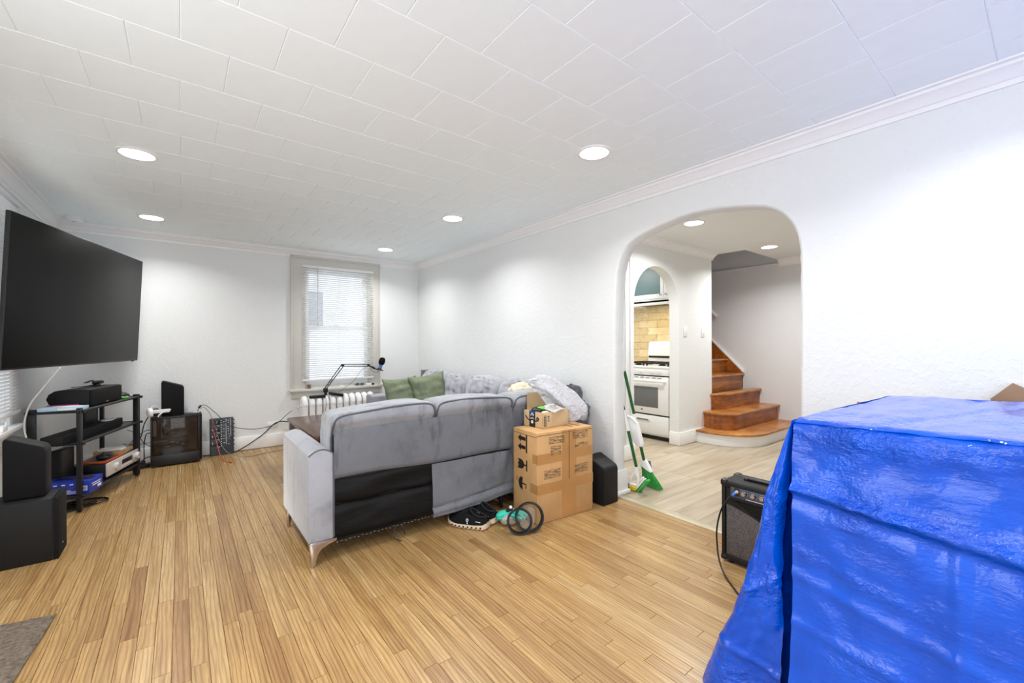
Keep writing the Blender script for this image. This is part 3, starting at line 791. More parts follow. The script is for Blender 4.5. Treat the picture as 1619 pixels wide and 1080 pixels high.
# ================================================================ TELEVISION CORNER
tv = thing('television', 'huge black flat television hung on the left wall, switched off', 'television', (-.551, 4.533, 1.517))
tv.rotation_euler = (.046, 0, 1.266)
MB().bx(-.83, .83, 0, .022, -.467, .467, .004).build('housing', 'tv_bezel', tv)
MB().bx(-.823, .823, -.0016, .004, -.456, .462, .0008).build('screen', 'tv_screen', tv)
MB().bx(-.50, .50, .022, .055, -.40, .10, .012).build('rear_cover', 'black', tv)
MB().bx(.745, .775, .004, .016, -.474, -.466, .001).build('sensor', 'black', tv)
MB().bx(-.25, .25, .055, .07, -.22, .22, .003).cyl((.1, .07, .05), (.25, .24, .05), .018).cyl((.25, .24, .05), (.12, .38, .05), .018).bx(.06, .18, .375, .392, -.15, .2, .003).build('wall_bracket', 'black_metal', tv)
o = MB().tube([(-.62, 3.99, 1.05), (-.70, 4.05, .93), (-.78, 4.12, .80), (-.815, 4.18, .66), (-.80, 4.20, .52), (-.81, 4.22, .36), (-.82, 4.24, .12), (-.80, 4.26, .006)], .0045).build('white_cable', 'white_cord')
tag(o, 'white cord hanging from the television down behind the media stand', 'cable')

SL, SR = Vector((-.574, 4.307, 0)), 1.2756
st = thing('media_stand', 'black three shelf metal media stand under the television', 'stand', SL, SR)
SU = .93
for u, v, a, b_ in ((0, 0, .028, .028), (SU - .03, .01, .02, .048), (.005, .26, .02, .048), (SU - .02, .26, .028, .028)):
    l = MB().bx(u - a / 2, u + a / 2, v - b_ / 2, v + b_ / 2, .012, .747, .004).build('post', 'black_metal', st)
    MB().lathe((u, v, 0), [(.011, 0), (.012, .008), (.007, .013)], 12).build('levelling_foot', 'steel_dark', l)
for z in (.722, .492, .112):
    s = MB().bx(.0, SU - .02, .0, .27, z - .008, z + .006, .002).build('shelf', 'black_metal', st)
    m = MB()
    for v in (.0, .27): m.cyl((-.03, v, z), (SU + .0, v, z), .011, n=10)
    for u in (0, SU - .02): m.cyl((u, -.03, z), (u, .29, z), .011, n=10)
    m.build('rail', 'black_metal', s)
def sthing(name, label, cat, u, v, z, rz=0, group=None):
    c, s_ = math.cos(SR), math.sin(SR)
    return thing(name, label, cat, (SL.x + c * u - s_ * v, SL.y + s_ * u + c * v, z), SR + rz, group)
r = sthing('center_speaker', 'long black centre speaker with rounded back on top of the media stand', 'speaker', .20, .035, .729)
prof = [(0, .004), (.012, 0), (.19, 0), (.235, .03), (.248, .065), (.235, .1), (.2, .125), (.16, .132), (.012, .132), (0, .128)]
MB().prism([(v, z) for v, z in prof], 0, .0, .47, .004).build('cabinet', 'speaker_vinyl', r)
MB().bx(.004, .466, -.014, .003, .004, .128, .008).build('grille', 'black_fabric', r)
MB().bx(.21, .245, -.016, -.013, .012, .020, .001).build('badge', 'copper', r)
r = sthing('webcam', 'small black webcam with fold out clip on top of the centre speaker', 'webcam', .52, .12, .862, -.4)
MB().box((0, 0, .03), (.085, .03, .028), None, .012, 3).build('body', 'black', r)
MB().cyl((.0, -.013, .03), (.0, -.019, .03), .011).build('lens', 'tv_bezel', r)
MB().box((0, .01, .012), (.035, .035, .012), None, .004).box((-.055, .02, .04), (.06, .03, .008), Matrix.Rotation(-.3, 4, 'Y'), .003).box((0, .02, .003), (.05, .05, .006), None, .002).build('clip', 'steel_dark', r)
MB().tube([(-.02, .02, .01), (-.09, .03, .004), (-.16, .05, .003)], .0025).build('cord', 'black', r)
r = sthing('game_controller', 'black game controller on the right end of the stand top', 'controller', .82, .10, .730, .5)
squircle((0, 0, .03), (.15, .06, .035), 3.2, 10).build('body', 'steel_dark', r)
squircle((.065, -.015, .022), (.035, .09, .036), 2.6, 8).build('grip', 'black', r); squircle((-.065, -.015, .022), (.035, .09, .036), 2.6, 8).build('grip', 'black', r)
MB().cyl((.03, -.005, .045), (.03, -.005, .056), .009).cyl((-.03, -.005, .045), (-.03, -.005, .056), .009).build('thumb_stick', 'rubber', r)
r = sthing('snack_packet', 'small yellow and black packet beside the centre speaker', 'packet', .735, .05, .729, .3)
squircle((0, 0, .011), (.07, .09, .02), 3, 8, .3).build('wrapper', 'lime', r)
MB().box((0, 0, .0205), (.05, .06, .002)).build('print', 'black', r)
r = sthing('plastic_case', 'flat pale blue and white plastic case at front left of the stand top', 'case', .05, .11, .729, .05)
MB().box((0, 0, .013), (.11, .235, .026), None, .004).build('lid', 'sky_case', r)
MB().box((-.0555, -.05, .013), (.001, .12, .014)).box((.02, -.01, .0265), (.05, .16, .001)).build('label_sheet', 'paper', r)
r = sthing('magazine', 'magenta and navy magazine lying behind the pale case on the stand', 'magazine', .17, .165, .729, .3)
for k, (c, dx) in enumerate((('magenta', 0), ('tv_bezel', .004), ('magenta', -.003))):
    MB().box((dx, .004 * k, .006 + k * .008), (.10, .17, .007), None, .001).build('cover' if k == 2 else 'pages', c, r)
r = sthing('soundbar', 'long dark soundbar on the middle shelf of the media stand', 'soundbar', .0, .055, .499)
MB().bx(-.08, .765, 0, .12, 0, .062, .006).build('housing', 'speaker_vinyl', r)
MB().bx(-.07, .755, -.003, .004, .006, .056, .002).build('grille', 'black_fabric', r)
MB().bx(.60, .72, .03, .09, .062, .0625).build('top_panel', 'black', r)
o = MB().tube([(.58 + .07 * math.cos(a * .8) + .004 * a, .09 + .03 * math.sin(a * .8), .566 + .001 * (a % 5)) for a in range(22)], .003, sub=3).build('clear_cable_loop', 'white_cord')
o.location = SL; o.rotation_euler = (0, 0, SR); tag(o, 'loose white cable coiled on right end of the soundbar', 'cable')
def console(label, u, v, z, w, h, d):
    r = sthing('upright_console', label, 'console', u, v, z, 0, 'upright black boxes in the stand')
    MB().bx(0, w, 0, d, .004, h, .006).build('housing', 'black', r); MB().bx(.01, w - .01, .01, d - .01, 0, .006).build('base', 'rubber', r)
    MB().bx(w - .03, w - .015, -.001, .001, .02, h - .02).build('front_strip', 'tv_bezel', r)
console('black box standing upright behind the soundbar on the middle shelf', .49, .185, .499, .19, .20, .06)
console('black box standing upright behind the receiver at the left of the bottom shelf', .17, .18, .119, .16, .30, .06)
r = sthing('receiver', 'silver fronted receiver with two round knobs on the bottom shelf', 'receiver', .36, .0, .119)
MB().bx(.005, .575, .006, .235, .03, .128, .003).build('chassis', 'black', r)
MB().bx(0, .58, -.006, .006, .028, .132, .002).build('front_panel', 'silver', r)
for u in (.135, .50):
    k = MB().lathe((u, -.006, .078), [(.032, 0), (.032, .018), (.028, .022), (.001, .022)], 24, (0, -1, 0)).build('knob', 'silver', r)
MB().bx(.235, .415, -.0075, -.005, .068, .104, .0005).build('display', 'tv_bezel', r)
m = MB()
for k in range(9): m.cyl((.225 + k * .022, -.006, .05), (.225 + k * .022, -.009, .05), .0045, n=8)
m.build('button_row', 'white', r)
MB().bx(.04, .09, .02, .2, 0, .03).bx(.48, .53, .02, .2, 0, .03).build('foot', 'rubber', r)
r = sthing('cardboard_tray', 'shallow brown cardboard tray of clear plastic on top of the receiver', 'box', .70, .02, .248, .12)
m = MB(); m.bx(0, .17, 0, .20, 0, .004).bx(0, .004, 0, .20, 0, .04).bx(.166, .17, 0, .20, 0, .04).bx(0, .17, 0, .004, 0, .04).bx(0, .17, .196, .2, 0, .04); m.build('tray', 'cardboard', r)
squircle((.085, .10, .035), (.14, .16, .03), 3, 10, .5, 3).build('plastic_wrap', 'paper', r)
r = sthing('game_case', 'orange game case lying on the left of the receiver', 'case', .40, .02, .248, -.05)
MB().bx(0, .25, 0, .18, 0, .014, .002).build('case', 'orange', r); MB().bx(.02, .23, .02, .16, .014, .0146).build('cover_print', 'steel_dark', r)
r = sthing('game_controller', 'dark controller and charger lying on the orange game case', 'controller', .52, .10, .264, .2)
squircle((0, 0, .022), (.13, .06, .034), 3, 10).build('body', 'steel_dark', r); squircle((-.06, -.02, .018), (.03, .08, .032), 2.6, 8).build('grip', 'black', r); squircle((.06, -.02, .018), (.03, .08, .032), 2.6, 8).build('grip', 'synth_grey', r)
MB().cyl((.02, -.01, .036), (.02, -.01, .045), .008).cyl((-.03, -.01, .036), (-.03, -.01, .045), .008).build('thumb_stick', 'rubber', r)
r = sthing('blue_carton', 'blue printed carton at the left of the bottom shelf', 'box', .022, -.045, .119, 0)
MB().bx(0, .18, 0, .27, 0, .098, .003).build('carton', 'blue_box', r)
m = MB()
for k in range(4): m.box((-.0006, .235 - k * .045, .078), (.0012, .020, .008))
m.cyl((-.001, .235, .06), (0, .235, .06), .010, n=12)
for k, (w_, y0) in enumerate(((.05, .17), (.06, .165), (.09, .15), (.12, .135), (.16, .12), (.13, .13))): m.box((-.0006, y0, .052 - k * .008), (.0012, w_, .003))
m.box((-.0006, .035, .045), (.0012, .045, .034)); m.box((.09, -.0006, .05), (.10, .0012, .008)); m.box((.09, -.0006, .065), (.12, .0012, .006)); m.box((.13, -.0006, .03), (.05, .0012, .018))
m.build('white_print', 'print_white', r, smooth=0)
m = MB()
for k in range(9): m.box((-.0014, .018 + k * .0042, .045), (.0006, .0018 + .001 * (k % 2), .024))
m.build('barcode', 'print_black', r, smooth=0)
MB().box((.09, .12, .0985), (.05, .22, .001)).box((.10, .05, .102), (.11, .035, .006), .3, .002).build('top_flap', 'tv_bezel', r)
r = sthing('power_adapter', 'small white and grey adapter lying beside the blue carton', 'adapter', .27, .04, .119, .3)
MB().box((0, 0, .012), (.09, .05, .024), None, .004).build('body', 'white_plastic', r); MB().box((-.02, -.02, .012), (.03, .03, .02), None, .004).build('plug', 'steel_dark', r)
rc = random.Random(9)
def floor_coil(name, label, c, rad, n, r=.0035, mat='black', z=.004):
    P = []
    for k in range(n * 8):
        a = k / 8 * 2 * PI; q = rad * (1 + .25 * math.sin(k * .37) + .12 * rc.uniform(-1, 1)); P.append((c[0] + q * math.cos(a) * 1.5, c[1] + q * math.sin(a), z + .004 * (k / 8) + .003 * abs(math.sin(k))))
    o = MB().tube(P, r, n=6, sub=3).build(name, mat); return tag(o, label, 'cable')
floor_coil('black_cable', 'black cables coiled on floor under the left end of the stand', (-.56, 4.50), .075, 4)
floor_coil('black_cable', 'black cables heaped on floor just behind the front post of the stand', (-.68, 4.42), .07, 4)
r = thing('subwoofer', 'large black box subwoofer on floor at the left edge', 'speaker', (-.92, 3.442, 0))
MB().bx(0, .352, 0, .215, 0, .345, .003).build('cabinet', 'speaker_vinyl', r)
MB().bx(.356, .378, .002, .213, .002, .347, .004).build('front_baffle', 'black_fabric', r)
MB().bx(.350, .358, .006, .209, .006, .340).build('seam', 'tv_bezel', r)
MB().box((.3785, .10, .06), (.002, .012, .006)).build('badge', 'silver', r)
wedge_speaker('wedge_speaker', 'black slope topped speaker standing on the subwoofer', (-.765, 3.50, .349), .03, .165, .345, .272, .15)
o = MB().tube([(-.80, 3.55, .352), (-.86, 3.58, .352), (-.90, 3.62, .38), (-.905, 3.66, .30), (-.905, 3.68, .01)], .003).build('speaker_wire', 'black'); tag(o, 'thin black wire behind the speaker on the subwoofer', 'cable')
r = thing('sensor_box', 'small white sensor box on the left window sill', 'sensor', (-.885, 4.02, .66))
MB().box((0, 0, .018), (.05, .09, .036), None, .006).build('body', 'white_plastic', r); MB().cyl((.02, .02, .036), (.02, .02, .06), .004).build('stub', 'white', r)

# ================================================================ FAR WALL: COMPUTER, GROOVEBOX, CABLES
r = thing('computer_tower', 'black computer tower with smoked glass side on floor by far wall', 'computer', (-.235, 5.385, 0))
m = MB(); m.bx(0, .385, .012, .215, .015, .10, .004); m.bx(0, .385, .20, .215, .10, .488, .003); m.bx(0, .385, .0, .215, .470, .488, .004); m.bx(0, .012, .005, .215, .10, .475, .002); m.bx(.372, .385, .005, .215, .1, .475, .002); m.bx(0, .385, .0, .012, .015, .115, .003)
m.build('case', 'black', r)
MB().bx(.385, .405, .035, .21, .02, .486, .006).build('front_panel', 'speaker_vinyl', r)
MB().bx(.012, .372, .001, .005, .105, .470, .001).build('glass_panel', 'smoked', r)
MB().bx(.02, .365, .16, .18, .11, .465).build('circuit_board', 'pc_inner', r, smooth=0)
MB().bx(.016, .045, .05, .16, .30, .45).bx(.10, .20, .14, .155, .40, .41).bx(.075, .10, .14, .155, .26, .41).build('bracket', 'pc_light', r)
MB().bx(.016, .30, .04, .16, .205, .26, .006).build('graphics_card', 'synth_grey', r)
text_mesh('GEFORCE RTX', .017, 'card_lettering', 'print_white', r, Matrix.Translation((.075, .0385, .245)) @ Matrix.Rotation(PI / 2, 4, 'X'))
fan = MB(); fan.lathe((.155, .12, .345), [(.072, 0), (.072, .03), (.062, .03), (.062, 0)], 32, (0, -1, 0)); fo = fan.build('fan_frame', 'tv_bezel', r)
m = MB()
for k in range(7):
    a = 2 * PI * k / 7; m.box((.155 + .036 * math.cos(a), .10, .345 + .036 * math.sin(a)), (.048, .003, .022), Matrix.Rotation(-a, 4, 'Y') @ Matrix.Rotation(.5, 4, 'X'))
m.lathe((.155, .11, .345), [(.018, 0), (.018, .02), (.001, .022)], 16, (0, -1, 0)); m.build('fan_blade', 'pc_inner', fo)
MB().bx(.11, .15, .03, .05, .185, .191).bx(.15, .18, .03, .05, .228, .234).bx(.20, .215, .03, .05, .213, .221).bx(.24, .262, .03, .05, .196, .207).build('connector', 'silver', r)
MB().bx(.30, .32, .01, .06, 0, .015).bx(.02, .06, .01, .06, 0, .015).bx(.02, .06, .16, .2, 0, .015).bx(.30, .34, .16, .2, 0, .015).build('foot', 'rubber', r)
wedge_speaker('wedge_speaker', 'black slope topped speaker on top of the computer tower', (-.155, 5.45, .489), 0, .18, .352, .288, .13)
r = thing('headset', 'white virtual reality headset on the left end of the computer tower', 'headset', (-.205, 5.44, .489), .15)
squircle((-.035, 0, .048), (.05, .16, .088), 3, 12).build('visor', 'white', r)
MB().box((.045, -.065, .06), (.13, .012, .035), None, .005).box((.045, .065, .06), (.13, .012, .035), None, .005).build('side_strap', 'white_plastic', r)
squircle((.01, 0, .045), (.06, .13, .075), 3.5, 10).build('face_foam', 'rubber', r)
MB().tube([(.105, -.065, .06), (.115, -.03, .062), (.115, .03, .062), (.105, .065, .06)], .008).tube([(-.03, -.03, .088), (-.02, -.02, .105), (.005, -.01, .108), (.03, 0, .09)], .004).build('head_strap', 'white_plastic', r)
MB().cyl((.02, -.075, .02), (.055, -.075, .05), .006).cyl((.02, -.076, .005), (.02, -.076, .022), .005).build('strap_hook', 'white', r)
r = thing('card_reader', 'flat grey gadget with red plug on right end of the tower top', 'gadget', (.09, 5.42, .489))
MB().box((0, 0, .009), (.11, .07, .018), None, .003).build('body', 'synth_grey', r); MB().box((.03, -.01, .0195), (.05, .05, .003), None, .001).build('top_plate', 'silver', r)
# groovebox leaning against the wall
r = thing('groovebox', 'slate music controller with rows of knobs leaning on the far wall', 'music controller', (.35, 5.57, .0), 0)
T = Matrix.Rotation(-.13, 4, 'X')
def gb(m, name, mat, par=None, **k): m.xf(T); return m.build(name, mat, par or r, **k)
gb(MB().bx(-.108, .108, 0, .04, .0, .40, .006), 'housing', 'black')
gb(MB().bx(-.102, .102, -.002, .002, .004, .395, .001), 'top_plate', 'synth_grey')
m = MB()
for k in range(4): m.bx(-.098, -.015, -.003, 0, .325 - k * .075, .385 - k * .075, .001)
gb(m, 'pad', 'black')
m = MB()
for k in range(4): m.prism([(-.055, .322 - k * .075), (-.02, .322 - k * .075), (-.02, .306 - k * .075)], 1, -.003, -.001); m.bx(-.088, -.08, -.0036, -.002, .335 - k * .072, .36 - k * .072); m.bx(-.048, -.042, -.0036, -.002, .345 - k * .072, .366 - k * .072)
m.bx(.035, .043, -.003, -.001, .11, .385); m.bx(.076, .084, -.003, -.001, .2, .385); m.bx(-.012, .03, -.003, -.001, .318, .322); m.bx(-.012, .03, -.003, -.001, .246, .25); m.bx(-.012, .03, -.003, -.001, .174, .178); m.bx(.05, .07, -.003, -.001, .17, .175)
gb(m, 'panel_print', 'synth_light', smooth=0)
kn = [(-.006, .372 - .024 * i - .075 * k) for k in range(4) for i in range(3)] + [(.018, .355 - .075 * k) for k in range(4)] + [(.058, .368 - .023 * i) for i in range(6)] + [(.062, .222), (.068, .196), (.062, .112)]
for x, z in kn:
    ko = gb(MB().cyl((x, -.002, z), (x, -.014, z), .0068, .0058, n=10), 'knob', 'rubber')
    gb(MB().cyl((x, -.014, z), (x, -.0155, z), .0045, n=8), 'knob_cap', 'white', ko)
gb(MB().bx(.068, .09, -.004, 0, .135, .165, .001), 'button', 'purple')
m = MB()
for k in range(10): m.prism([(-.09 + k * .019, .02), (-.085 + k * .019, .02), (-.07 + k * .019, .085), (-.075 + k * .019, .085)], 1, -.003, -.001)
gb(m, 'speaker_slot', 'black', smooth=0)
gb(MB().box((.0, .012, .004), (.20, .03, .006)), 'rear_foot', 'rubber')
m = MB()
for k in range(7): m.cyl((.108, .02, .37 - k * .045), (.117, .02, .37 - k * .045), .006, n=8)
gb(m, 'jack_socket', 'steel_dark')
def cable(name, label, pts, r_=.0035, mat='black', plug=None, sub=6):
    o = MB().tube(pts, r_, n=6, sub=sub).build(name, mat); tag(o, label, 'cable')
    if plug: MB().cyl(plug[0], plug[1], plug[2], n=8).build('plug', plug[3], o)
    return o
cable('red_cable', 'thin red patch cable trailing over the groovebox onto the floor', [(.255, 5.50, .415), (.265, 5.515, .33), (.285, 5.525, .22), (.305, 5.50, .12), (.325, 5.40, .03), (.345, 5.28, .006), (.385, 5.16, .005)], .0035, 'red', ((.385, 5.16, .006), (.40, 5.13, .006), .007, 'red_plug'))
cable('grey_cable', 'thin grey cable arching from the tower top to the groovebox', [(.155, 5.44, .535), (.19, 5.46, .545), (.235, 5.49, .48), (.262, 5.50, .40), (.30, 5.49, .26), (.33, 5.46, .15), (.40, 5.36, .05), (.55, 5.30, .006), (.75, 5.36, .005), (.95, 5.42, .005)], .0028, 'velcro')
cable('black_cable', 'black cable arching from the tower over the groovebox toward the desk', [(.135, 5.43, .51), (.15, 5.43, .56), (.20, 5.47, .565), (.28, 5.52, .48), (.36, 5.535, .38), (.44, 5.545, .30), (.60, 5.57, .25), (.75, 5.58, .245), (.88, 5.59, .28), (.96, 5.55, .36), (1.02, 5.50, .42)], .003, 'black', ((.142, 5.432, .545), (.162, 5.435, .57), .010, 'black'))
cable('black_cable', 'thick black cable from the wall outlet down to floor by the groovebox', [(1.05, 5.56, .27), (.93, 5.63, .29), (.85, 5.66, .255), (.76, 5.645, .17), (.64, 5.63, .09), (.55, 5.62, .04), (.46, 5.60, .008), (.30, 5.62, .006), (.18, 5.63, .006)], .0055)
for k, (lab, pts) in enumerate((
    ('thick black cable from headset down between stand and tower', [(-.25, 5.44, .50), (-.285, 5.46, .42), (-.31, 5.48, .30), (-.36, 5.5, .25), (-.42, 5.5, .18), (-.45, 5.48, .02)]),
    ('black cable looping into the back of the computer tower', [(-.235, 5.50, .355), (-.28, 5.50, .352), (-.34, 5.50, .30), (-.40, 5.50, .22), (-.42, 5.47, .06), (-.36, 5.45, .006)]),
    ('black cable rising straight beside the computer tower', [(-.235, 5.47, .33), (-.27, 5.47, .32), (-.285, 5.47, .22), (-.285, 5.47, .10), (-.29, 5.46, .01)]),
    ('black cable crossing level behind the computer tower', [(-.235, 5.48, .235), (-.29, 5.48, .235), (-.36, 5.5, .22), (-.44, 5.5, .25)]),
    ('black cable sagging to the floor left of the computer tower', [(-.235, 5.46, .10), (-.27, 5.46, .095), (-.33, 5.44, .05), (-.42, 5.42, .02), (-.5, 5.46, .01)]),
    ('thin black cable slanting behind the computer tower', [(-.24, 5.52, .19), (-.29, 5.5, .24), (-.34, 5.5, .33), (-.41, 5.5, .38)]))):
    cable('black_cable', lab, pts, .0045 if k % 2 == 0 else .003)
r = thing('power_strip', 'black power strip with plugs on floor left of the computer tower', 'power strip', (-.34, 5.44, 0), .3)
MB().box((0, 0, .02), (.2, .05, .04), None, .005).build('body', 'black', r)
for k in range(3): MB().box((-.06 + k * .055, 0, .055), (.03, .032, .035), None, .004).build('plug', 'rubber', r)

# ================================================================ RADIATOR, COFFEE TABLE, MIC ARM
r = thing('radiator', 'white cast iron column radiator under the far window', 'radiator', (1.11, 5.49, 0))
sec = MB(); px_ = .0785
def rad_section():
    m = MB()
    for y in (-.05, .05):
        pts = [(px_ / 2, y, .10), (px_ / 2, y, .48)]
        m.tube(pts, .0345, n=12, sub=1)
    arc = [(px_ / 2, .055 * math.cos(a), .475 + .075 * math.sin(a)) for a in [PI * k / 10 for k in range(11)]]
    m.tube(arc, .0355, n=12, sub=1)
    m.tube([(px_ / 2, -.05, .1), (px_ / 2, 0, .075), (px_ / 2, .05, .1)], .026, n=10, sub=2)
    for z in (.12, .47): m.cyl((-.002, 0, z), (px_ + .002, 0, z), .020, n=10)
    m.prism([(-.045, .10), (.045, .10), (.045, .48), (-.045, .48)], 0, px_ / 2 - .01, px_ / 2 + .01)
    return m
so = rad_section().build('section', 'white', r)
for k in range(1, 11): clone(so, r, (k * px_, 0, 0))
MB().cyl((px_ / 2, -.04, 0), (px_ / 2, -.045, .10), .016, .02, n=8).cyl((px_ / 2, .04, 0), (px_ / 2, .045, .10), .016, .02, n=8).cyl((10.5 * px_, -.04, 0), (10.5 * px_, -.045, .10), .016, .02, n=8).cyl((10.5 * px_, .04, 0), (10.5 * px_, .045, .10), .016, .02, n=8).build('foot', 'white', r)
MB().lathe((-.018, -.02, .46), [(.012, 0), (.014, .02), (.006, .022)], 10, (-1, 0, 0)).build('air_valve', 'silver', r)
r = thing('coffee_table', 'dark brown wooden coffee table behind the grey sofa', 'table', (1.2, 4.22, 0))
MB().bx(-.355, .37, -.575, .58, .415, .455, .012, 3).build('table_top', 'table_wood', r)
MB().bx(-.325, .34, -.53, .54, .28, .415, .004).build('apron', 'table_wood', r)
for x in (-.31, .325):
    for y in (-.52, .53): MB().bx(x - .03, x + .03, y - .03, y + .03, 0, .42, .006).build('leg', 'table_wood', r)
d = MB().bx(-.332, -.322, -.32, .33, .30, .40, .003).build('drawer', 'table_wood', r)
MB().lathe((-.332, 0, .35), [(.006, 0), (.012, .014), (.001, .02)], 12, (-1, 0, 0)).build('drawer_knob', 'steel_dark', d)
# boom arm
r = thing('boom_stand', 'black folding microphone boom arm rising beside the radiator', 'microphone stand', (1.385, 5.47, .55))
B0 = Vector((1.385, 5.47, .60)); E1 = Vector((1.58, 5.45, .935)); E2 = Vector((1.905, 5.45, .925)); E3 = Vector((1.985, 5.45, .88))
m = MB(); m.cyl((1.385, 5.47, .555), (1.385, 5.47, .66), .016).box((1.385, 5.47, .64), (.05, .035, .05), None, .006); PT(m, 'swivel', 'black', r)
for s_ in (-.012, .012):
    o_ = Vector((s_ * 1.0, 0, -s_ * .7))
    PT(MB().cyl(B0 + Vector((s_, 0, .06)), E1 + o_, .0055, n=8), 'lower_rod', 'black_metal', r)
    PT(MB().cyl(E1 + Vector((.02, 0, s_)), E2 + Vector((0, 0, s_)), .0055, n=8), 'upper_rod', 'black_metal', r)
PT(MB().tube([B0 + Vector((.01 + .19 * t_ / 40 + 0, 0, .09 + .0) ) + Vector((.008 * math.cos(t_ * 1.6), .008 * math.sin(t_ * 1.6), .2 * t_ / 40)) * (1 if t_ < 26 else 1) for t_ in range(16)], .002, n=5, sub=2), 'spring', 'steel_dark', r)
PT(MB().cyl(E1 + Vector((0, -.018, 0)), E1 + Vector((0, .018, 0)), .018).cyl(E2 + Vector((0, -.016, 0)), E2 + Vector((0, .016, 0)), .016), 'elbow_joint', 'black', r)
PT(MB().cyl(E2, E3, .009).cyl(E3 - Vector((.03, 0, -.017)), E3, .013), 'mic_mount', 'black', r)
PT(MB().box((1.285, 5.44, .572), (.18, .04, .034), None, .008).box((1.50, 5.44, .585), (.17, .045, .036), Matrix.Rotation(.22, 4, 'Y'), .01), 'clamp', 'black', r)
cable('microphone_cable', 'thin black cable looping from the boom arm to the radiator', [(1.87, 5.44, .91), (1.80, 5.43, .86), (1.72, 5.43, .75), (1.62, 5.43, .67), (1.55, 5.43, .62), (1.52, 5.42, .585)], .0022)
cable('microphone_cable', 'thin black cable hanging in front of the radiator ribs', [(1.37, 5.40, .57), (1.37, 5.39, .50), (1.365, 5.39, .42), (1.34, 5.38, .30), (1.30, 5.36, .1), (1.28, 5.3, .006)], .0022)
r = thing('microphone', 'black foam covered microphone with blue body on the boom arm', 'microphone', (2.05, 5.45, .86))
ax = Vector((.26, 0, .97)).normalized()
MB().cyl((0, 0, 0), ax * .075, .020, n=18).build('body', 'blue', r)
squircle(tuple(ax * .115), (.078, .078, .105), 2.4, 10, rot=Matrix.Rotation(.26, 4, 'Y')).build('foam_cover', 'foam', r)
MB().lathe((0, 0, .0), [(.044, -.006), (.048, 0), (.044, .006), (.040, 0), (.044, -.006)], 20, ax).cyl((-.06, 0, .02), (-.03, 0, 0), .006).lathe((0, 0, .016), [(.026, -.008), (.028, 0), (.022, .008)], 16, ax).build('shock_mount', 'black', r)
MB().tube([(-.13, 0, .045), (-.10, -.01, -.01), (-.05, -.01, -.03), (-.005, 0, -.01)], .0025).build('cord', 'black', r)
r = thing('jar', 'small brown jar at the left end of the far window sill', 'jar', (1.235, YF - .045, .655)); MB().lathe((0, 0, 0), [(.019, 0), (.020, .03), (.020, .032)], 16).build('body', 'cup', r); MB().lathe((0, 0, .032), [(.021, 0), (.021, .016), (.018, .018)], 16).build('cap', 'cup', r)
r = thing('eyeglasses', 'pair of eyeglasses lying toward the right of the far window sill', 'glasses', (1.85, YF - .045, .655))
MB().lathe((-.03, 0, .015), [(.024, -.002), (.026, 0), (.024, .002), (.022, 0), (.024, -.002)], 16, (.2, .8, .5)).lathe((.03, 0, .015), [(.024, -.002), (.026, 0), (.024, .002), (.022, 0), (.024, -.002)], 16, (.2, .8, .5)).tube([(-.055, .01, .02), (-.06, .04, .01), (-.02, .05, .006)], .002).tube([(.055, .01, .02), (.06, .04, .01), (.02, .05, .006)], .002).build('frame', 'steel_dark', r)
MB().lathe((-.03, 0, .015), [(.022, 0), (.001, .001)], 16, (.2, .8, .5)).lathe((.03, 0, .015), [(.022, 0), (.001, .001)], 16, (.2, .8, .5)).build('lens', 'teal_glass', r)
r = thing('phone_charger', 'white and black charger at the right end of the far window sill', 'charger', (1.985, YF - .04, .655), -.2); MB().box((0, 0, .011), (.10, .045, .022), None, .005).build('body', 'white_plastic', r); MB().box((.035, -.005, .012), (.035, .04, .026), None, .004).build('end_cap', 'black', r)
r = thing('paper_scrap', 'folded white paper on the middle of the far window sill', 'paper', (1.62, YF - .045, .655), .1); MB().box((0, 0, .004), (.08, .05, .006), Matrix.Rotation(.05, 4, 'Y'), .001).build('sheet', 'paper', r); MB().box((-.01, 0, .011), (.05, .045, .004), Matrix.Rotation(-.15, 4, 'Y'), .001).build('folded_sheet', 'white', r)

# ================================================================ SECTIONAL SOFA
sf = thing('sectional_sofa', 'grey velvet L shaped sectional sofa with torn black underlining, back turned to the room', 'sofa', (1.6, 3.2, 0))
def vel(x, z, s=0): return nz(x * 2.1 + s, 1.3 + s, z * 2.1, 1)
# near arm: slab with a softly domed top
def arm(x0, x1, y0, y1, z0, zt, dome, name='armrest'):
    m = MB(); n = 10; prof = [(x0, z0), (x1, z0)]
    for k in range(n + 1):
        t = k / n; x = x1 + (x0 - x1) * t; prof.append((x, zt + dome * (1 - (2 * t - 1) ** 2)))
    m.prism(prof, 1, y0, y1, .012, 3); return PT(m, name, 'velvet_light', sf, 50)
arm(.533, .664, 2.452, 3.16, .128, .598, .032)
m = MB()
m.tube([(.664, 2.452, .14), (.664, 2.452, .59)], .0035, sub=1).tube([(.534 + .129 * k / 8, 2.453, .598 + .03 * (1 - (2 * k / 8 - 1) ** 2)) for k in range(9)], .003, sub=1)
PT(m, 'arm_piping', 'piping', sf)
